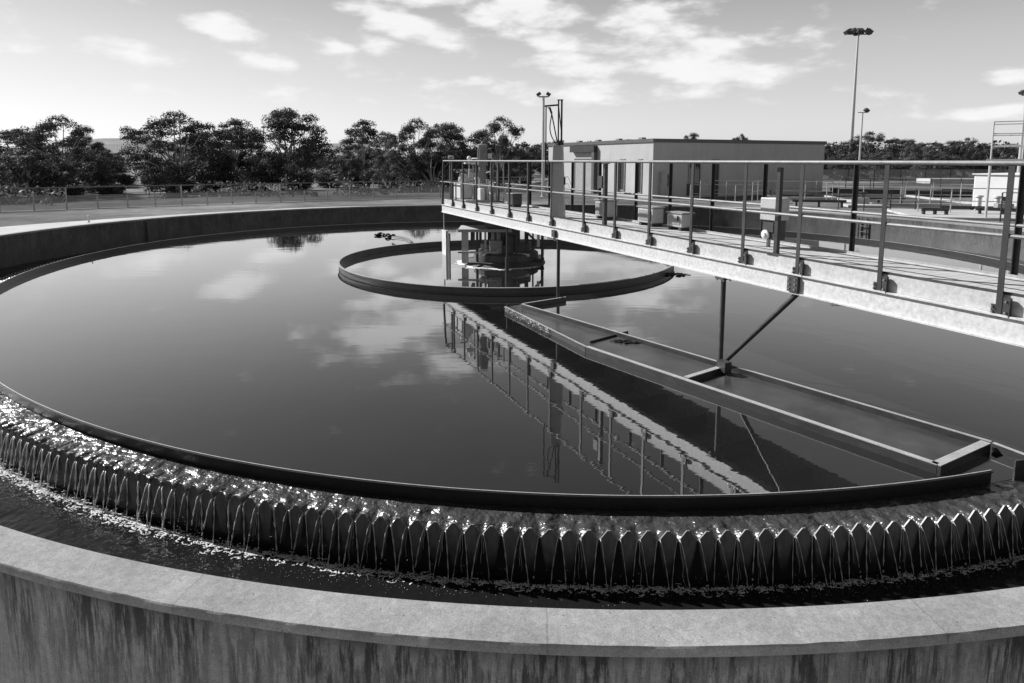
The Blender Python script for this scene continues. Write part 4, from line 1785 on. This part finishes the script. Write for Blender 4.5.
# each prototype: (empty, height, full width)
protos = []
for (sd, H, sp, nd, nl, ln, mt, base, cap) in ((21, 6.0, 3.5, 8, 20, 27000, 'leaf', .10, .74),
                                               (22, 6.0, 2.9, 6, 18, 25000, 'leaf', .10, .62),
                                               (23, 6.0, 2.0, 4, 12, 17000, 'leaf', .14, .60),
                                               (24, 6.0, 2.7, 6, 18, 24000, 'leaf2', .06, .66),
                                               (25, 6.0, 3.2, 7, 20, 26000, 'leaf', .08, .70)):
    e = make_gum(sd, H, sp, nd, nl, ln, M[mt], .122, base, cap)
    # measure its real extent
    cr = [c for c in e.children if c.name.startswith("crown")][0]
    zs = sorted(v.co.z for v in cr.data.vertices)
    xs = sorted(v.co.x for v in cr.data.vertices)
    protos.append([e, zs[int(len(zs) * .999)], xs[int(len(xs) * .995)] - xs[int(len(xs) * .005)], xs[int(len(xs) * .995)] / 2 + xs[int(len(xs) * .005)] / 2, False])
bushes = []
for (sd, R, H, ln, mt) in ((31, 1.0, 1.1, 1700, 'leaf2'), (32, 1.0, 1.3, 1700, 'leaf'), (33, 1.0, .9, 1500, 'leaf2')):
    e = make_bush(sd, R, H, ln, M[mt])
    bushes.append([e, False])


def put_tree(k, u, vtop, wpx, Y, label, group, rz=0, hcut=None):
    P = protos[k]
    o = P[0] if not P[4] else copy_tree(P[0])
    P[4] = True
    if group == GL:
        Y *= 1.85
    top = aty(u, vtop, Y)
    g0_ = gz(top.x, Y)
    sc = (top.z - g0_) / P[1]
    sx = (wpx * Y / FPX) / P[2]
    o.location = (top.x - P[3] * sx * cos(rz), Y, g0_)
    o.rotation_euler = (0, 0, rz)
    o.scale = (sx, sx, sc)
    tag(o, label, "tree", group)
    return o


GL = "gum trees behind the left fence"
GR = "trees beyond the works on the right"
for args in (
    (4, 14, 126, 74, 47, "broad dark gum tree at the far left edge of the photo"),
    (0, 55, 116, 80, 45, "tall spreading gum tree near the left edge with several leafy domes"),
    (3, 90, 136, 44, 49, "lower gum tree on the right side of the left edge clump"),
    (2, 112, 153, 26, 66, "small distant gum in the gap where the pale hill shows"),
    (0, 172, 112, 96, 44, "wide umbrella topped gum tree just right of the gap with the pale hill"),
    (1, 206, 132, 62, 49, "dense gum tree filling in between two taller umbrella crowns"),
    (2, 231, 119, 48, 46, "narrow gum with a small domed head left of the tallest gum"),
    (3, 252, 128, 44, 50, "pale leaved gum pressed against the left of the tallest gum"),
    (1, 290, 109, 84, 44, "tallest gum tree of the left group with a bare pale trunk"),
    (2, 361, 120, 38, 72, "lone dark round headed gum standing against the sky"),
    (3, 352, 155, 40, 54, "small pale gum in front of the lone round headed gum"),
    (3, 388, 137, 38, 52, "mid sized gum right of the lone round headed gum"),
    (0, 414, 119, 64, 47, "big leafy gum right of the lone round headed gum"),
    (1, 450, 123, 56, 49, "dark gum tree directly behind the bridge end post"),
    (0, 498, 117, 58, 50, "dome headed gum tree behind the upright drive motor"),
    (2, 528, 147, 34, 62, "low gum tree just left of the slender twin lamp pole"),
    (4, 552, 140, 52, 75, "distant dark gum behind the slender twin lamp pole"),
    (1, 100, 147, 40, 60, "dark gum half hidden behind the left edge clump"),
    (3, 30, 150, 70, 41, "leafy low gum in front of the left edge clump"),
    (1, 328, 156, 30, 60, "round low gum tucked right of the tallest gum"),
    (4, 432, 150, 64, 46, "low bushy gum beneath the big leafy gums by the bridge end"),
):
    put_tree(*args, group=GL, rz=random.uniform(-.5, .5))
for args in (
    (2, 691, 133, 22, 95, "treetop showing above the roof's middle, left of the other one"),
    (4, 741, 134, 24, 95, "treetop showing above the roof towards the right"),
    (4, 832, 143, 34, 84, "dark tree standing next to the building's right end"),
    (0, 868, 132, 52, 80, "largest tree on the right, behind the thin single lamp pole"),
    (1, 905, 139, 40, 86, "round tree right of the largest right hand tree"),
    (3, 926, 143, 36, 82, "pale leaved tree in the middle of the right hand row"),
    (2, 948, 141, 34, 90, "small crowned tree right of the pale leaved tree"),
    (0, 966, 138, 34, 88, "domed tree just left of the raised platform"),
    (4, 992, 143, 44, 90, "tree seen through the raised platform's railing"),
    (1, 1020, 144, 40, 92, "tree at the right edge behind the platform"),
    (3, 886, 152, 40, 76, "low tree in front of the gap right of the largest tree"),
    (3, 846, 155, 34, 74, "low tree between the two right hand poles and the building"),
    (1, 938, 154, 40, 75, "low dark tree before the middle of the right hand row"),
):
    put_tree(*args, group=GR, rz=random.uniform(-.5, .5))


def put_bush(k, u, v, wpx, label):
    P = bushes[k]
    o = P[0] if not P[1] else copy_tree(P[0])
    P[1] = True
    p = gpt(u, v)
    o.location = p
    s = wpx * 1.45 * p.y / FPX / 2.2
    o.scale = (s, s, s * random.uniform(.8, 1.05))
    o.rotation_euler = (0, 0, random.uniform(0, 6))
    tag(o, label, "bush", "bushes behind the left fence")


for args in (
    (1, 128, 187, 20, "round dark bush in the gap below the pale hill"),
    (0, 152, 191, 24, "pale bush under the wide umbrella topped gum"),
    (2, 110, 197, 26, "low bush behind the fence left of the gap"),
    (0, 216, 192, 26, "pale bush below the narrow domed gum"),
    (1, 240, 190, 24, "dark bush left of the tallest gum's trunk"),
    (0, 304, 190, 26, "pale bush right of the tallest gum's trunk"),
    (2, 333, 188, 30, "spreading pale bush below the round low gum"),
    (1, 368, 189, 28, "dark bush under the lone round headed gum"),
    (0, 396, 190, 26, "pale bush under the mid sized gum"),
    (2, 424, 189, 28, "low bush left of the bridge end post"),
    (1, 40, 199, 30, "dark bush behind the fence near the left edge"),
    (2, 72, 198, 24, "low pale bush behind the fence in the left clump"),
    (1, 180, 194, 26, "dark bush at the foot of the wide umbrella topped gum"),
    (1, 522, 187, 22, "dark bush behind the railing left of the twin lamp pole"),
    (0, 12, 202, 26, "pale bush at the far left end of the fence"),
):
    put_bush(*args)

# undergrowth on the slope behind the fence: too much to count
random.seed(55)
ug = MB()
dg = MB()
for k in range(1500):
    brg = radians(random.uniform(-47, 4))
    D = random.uniform(38, 66)
    x, y = D * sin(brg), D * cos(brg)
    if hypot(x - .45, y - 15.2) < 29.5:
        continue
    den = mnoise.noise(Vector((x * .09, y * .09, 5)))
    if den < .05 + .25 * random.random():
        continue
    g = gz(x, y)
    hgt = random.uniform(.25, 1.0) * (1 + max(0, den))
    r = hgt * random.uniform(.6, 1.1)
    for j in range(int(14 + 16 * hgt)):
        q = random.random()
        c = Vector((x + random.gauss(0, r * .5), y + random.gauss(0, r * .5), g + hgt * q * .95 + .03))
        (ug if den > .22 else dg).add(*leafquad(c, random.uniform(.14, .34), random.uniform(.07, .18)))
tag(ug.build("undergrowth", M['leaf'], autosmooth=False), "dark scrub covering the slope behind the left fence", "scrub", kind="stuff")
tag(dg.build("dry_grass", M['straw'], autosmooth=False), "pale dry grass covering the slope behind the left fence", "grass", kind="stuff")

# far woodland: one mass seen from far away
random.seed(77)
mb = MB()
for k in range(2600):
    az = random.uniform(radians(-44), radians(44))
    D = random.uniform(140, 300)
    if radians(-31.5) < az < radians(-27.5) or (radians(-17.5) < az < radians(-9) and D > 200):
        continue
    x, y = D * sin(az), D * cos(az)
    hgt = random.uniform(4.2, 8.0) * (1 + .35 * mnoise.noise(Vector((az * 14, D * .01, 0)))) * D / 220
    if az < radians(-6):
        hgt *= .62
    r = random.uniform(1.4, 2.6)
    for j in range(30):
        q = random.random() * .92
        tp = r * .6 * sqrt(max(.05, 1 - q * q))
        c = Vector((x + random.gauss(0, tp), y + random.gauss(0, tp), ZG + hgt * (.12 + .88 * q)))
        leafcard(mb, c, random.uniform(.5, 1.2), random.uniform(.4, .9), Vector((random.gauss(0, 1), random.gauss(0, 1), random.gauss(0, .6))))
tag(mb.build("far_woodland", M['wood'], autosmooth=False), "distant woodland along the horizon", "woodland", kind="stuff")

# hills
mb = MB()
n = 260
vs = []
for i in range(n + 1):
    az = radians(-60 + 120 * i / n)
    h = 6 + 26 * exp(-((math.degrees(az) + 30) / 6.0) ** 2) + 20 * exp(-((math.degrees(az) + 14.5) / 4.5) ** 2)
    h += 3.0 * mnoise.noise(Vector((az * 9, 0, 4))) + 1.2 * mnoise.noise(Vector((az * 40, 0, 4)))
    for D, q in ((620, 0), (760, .45), (900, .85), (1000, 1.0), (1250, .7), (1700, 0)):
        vs.append((D * sin(az), D * cos(az), ZG + .05 + h * q))
fs = []
for i in range(n):
    for j in range(5):
        fs.append((i * 6 + j, i * 6 + j + 1, (i + 1) * 6 + j + 1, (i + 1) * 6 + j))
mb.add(vs, fs, True)
tag(mb.build("hills", M['hill'], autosmooth=False), "low pale hills on the horizon", "hills", kind="structure")

# ------------------------------------------------------------------ sky and sun
SUN_AZ = radians(-60)      # left of the view direction (+Y)
SUN_EL = radians(36)
w = bpy.data.worlds.new("World")
scene.world = w
w.use_nodes = True
nt = w.node_tree
nt.nodes.clear()
wo = nt.nodes.new("ShaderNodeOutputWorld")
bg = nt.nodes.new("ShaderNodeBackground")
nt.links.new(bg.outputs[0], wo.inputs[0])
sky = nt.nodes.new("ShaderNodeTexSky")
sky.sky_type = 'NISHITA'
sky.sun_disc = False
sky.sun_elevation = SUN_EL
sky.sun_rotation = SUN_AZ
sky.altitude = 50
sky.air_density = 1.0
sky.dust_density = 1.0
sky.ozone_density = 1.0
SKY_STRENGTH = .10
sep = nt.nodes.new("ShaderNodeSeparateColor")
nt.links.new(sky.outputs[0], sep.inputs[0])
lum = mth(nt, 'ADD', mth(nt, 'MULTIPLY', sep.outputs[0], .62), mth(nt, 'ADD', mth(nt, 'MULTIPLY', sep.outputs[1], .30), mth(nt, 'MULTIPLY', sep.outputs[2], .08)))
tc = nt.nodes.new("ShaderNodeTexCoord")
sp = nt.nodes.new("ShaderNodeSeparateXYZ")
nt.links.new(tc.outputs["Generated"], sp.inputs[0])
az = mth(nt, 'ARCTAN2', sp.outputs[0], sp.outputs[1])
el = mth(nt, 'ARCSINE', sp.outputs[2])
# cloud masks: soft ellipses in azimuth and elevation (radians)
comb = nt.nodes.new("ShaderNodeCombineXYZ")
nt.links.new(mth(nt, 'MULTIPLY', az, 1.0), comb.inputs[0])
nt.links.new(mth(nt, 'MULTIPLY', el, 2.6), comb.inputs[1])
n1 = noise(nt, comb.outputs[0], 13.0, 9, .54)
n2 = noise(nt, comb.outputs[0], 4.0, 6, .55)


def sky_uv(u, v):
    q = aty(u, v, 100.0) - Vector((0, 0, CZ))
    return atan2(q.x, q.y), math.asin(q.z / q.length)


CL = [  # u, v, half width px, half height px, tilt, strength
    (412, 26, 62, 16, .25, 1.1), (268, 63, 34, 9, .1, .95), (228, 51, 26, 6, .15, .7), (330, 45, 34, 10, .15, .9),
    (378, 46, 34, 10, .1, .8), (355, 70, 52, 12, .1, .6), (520, 8, 110, 24, .12, .9), (640, 20, 80, 24, .1, .8),
    (690, 48, 70, 24, .15, .9), (720, 72, 95, 18, .06, 1.0), (575, 64, 55, 14, .1, 1.0), (600, 92, 150, 16, 0, .75),
    (470, 80, 60, 10, 0, .55), (560, 40, 90, 22, .1, .7), (60, 97, 90, 12, 0, .5), (150, 88, 60, 8, 0, .55),
    (985, 113, 60, 7, -.06, .9), (920, 117, 30, 5, 0, .7), (870, 90, 50, 10, .1, .4), (1010, 74, 24, 8, 0, .5),
    (385, -22, 78, 24, .2, 1.15), (455, -62, 60, 16, .1, .8), (228, 30, 34, 13, .1, 1.0), (110, 48, 60, 12, .05, .75), (640, -25, 60, 14, .1, .6), (230, 22, 44, 14, .1, .35),
    (300, 100, 240, 12, 0, .4), (800, 30, 90, 14, .1, .35)]
tot = None
for (u, v, a, b, tl, st) in CL:
    A, E = sky_uv(u, v)
    da = mth(nt, 'SUBTRACT', az, A)
    de = mth(nt, 'ADD', mth(nt, 'SUBTRACT', el, E), mth(nt, 'MULTIPLY', da, tl))
    x = mth(nt, 'DIVIDE', da, a / FPX)
    y = mth(nt, 'DIVIDE', de, b / FPX)
    g = mth(nt, 'MULTIPLY', mth(nt, 'EXPONENT', mth(nt, 'MULTIPLY', mth(nt, 'ADD', mth(nt, 'MULTIPLY', x, x), mth(nt, 'MULTIPLY', y, y)), -1.0)), st)
    tot = g if tot is None else mth(nt, 'MAXIMUM', tot, g)
# scattered faint cloud everywhere behind and above
tot = mth(nt, 'MAXIMUM', tot, mth(nt, 'MULTIPLY', ramp(nt, n2, [(.55, 0), (.8, 1)]), .18))
dens = mth(nt, 'ADD', mth(nt, 'MULTIPLY', tot, .60), mth(nt, 'MULTIPLY', mth(nt, 'SUBTRACT', n1, .5), 1.35))
dens = mth(nt, 'MULTIPLY', dens, 1.0)
mr = nt.nodes.new("ShaderNodeMapRange")
mr.interpolation_type = 'SMOOTHSTEP'
mr.inputs["From Min"].default_value = .17
mr.inputs["From Max"].default_value = .58
nt.links.new(dens, mr.inputs["Value"])
cl = mr.outputs[0]
SKYA, SKYP, CLOUD = 2.75, .38, 6.7
base = mth(nt, 'MULTIPLY', mth(nt, 'POWER', lum, SKYP), SKYA)
# monochrome through a red filter: the deep blue overhead prints darker than the milky horizon
base = mth(nt, 'MULTIPLY', base, ramp(nt, mth(nt, 'DIVIDE', el, 1.5708, clamp=True), [(.03, 1.06), (.10, .90), (.15, .70), (.19, .54), (.23, .42), (.28, .34), (.42, .20), (1.0, .13)]))
cloudlum = mth(nt, 'MULTIPLY_ADD', n1, 1.4, CLOUD - .7)
cmix = mth(nt, 'MAXIMUM', base, cloudlum)
val = mth(nt, 'ADD', base, mth(nt, 'MULTIPLY', mth(nt, 'SUBTRACT', cmix, base), mth(nt, 'MULTIPLY', cl, .9)))
nt.links.new(val, bg.inputs[0])
bg.inputs[1].default_value = SKY_STRENGTH

sd = bpy.data.lights.new("sun", 'SUN')
sd.energy = 5.0
sd.angle = radians(.53)
sd.color = (1, 1, 1)
so = bpy.data.objects.new("sun", sd)
COL.objects.link(so)
dirv = Vector((sin(SUN_AZ) * cos(SUN_EL), cos(SUN_AZ) * cos(SUN_EL), sin(SUN_EL)))
so.rotation_euler = dirv.to_track_quat('Z', 'Y').to_euler()
so.location = (-20, 20, 30)

# ------------------------------------------------------------------ render settings
vs_ = scene.view_settings
vs_.view_transform = 'Standard'
vs_.look = 'None'
vs_.exposure = .5
vs_.gamma = 1
vs_.use_curve_mapping = False
scene.render.engine = 'CYCLES'
scene.cycles.use_denoising = True
scene.cycles.max_bounces = 8
scene.cycles.transparent_max_bounces = 16
scene.cycles.caustics_reflective = False
scene.cycles.caustics_refractive = False
scene.cycles.sample_clamp_indirect = 4
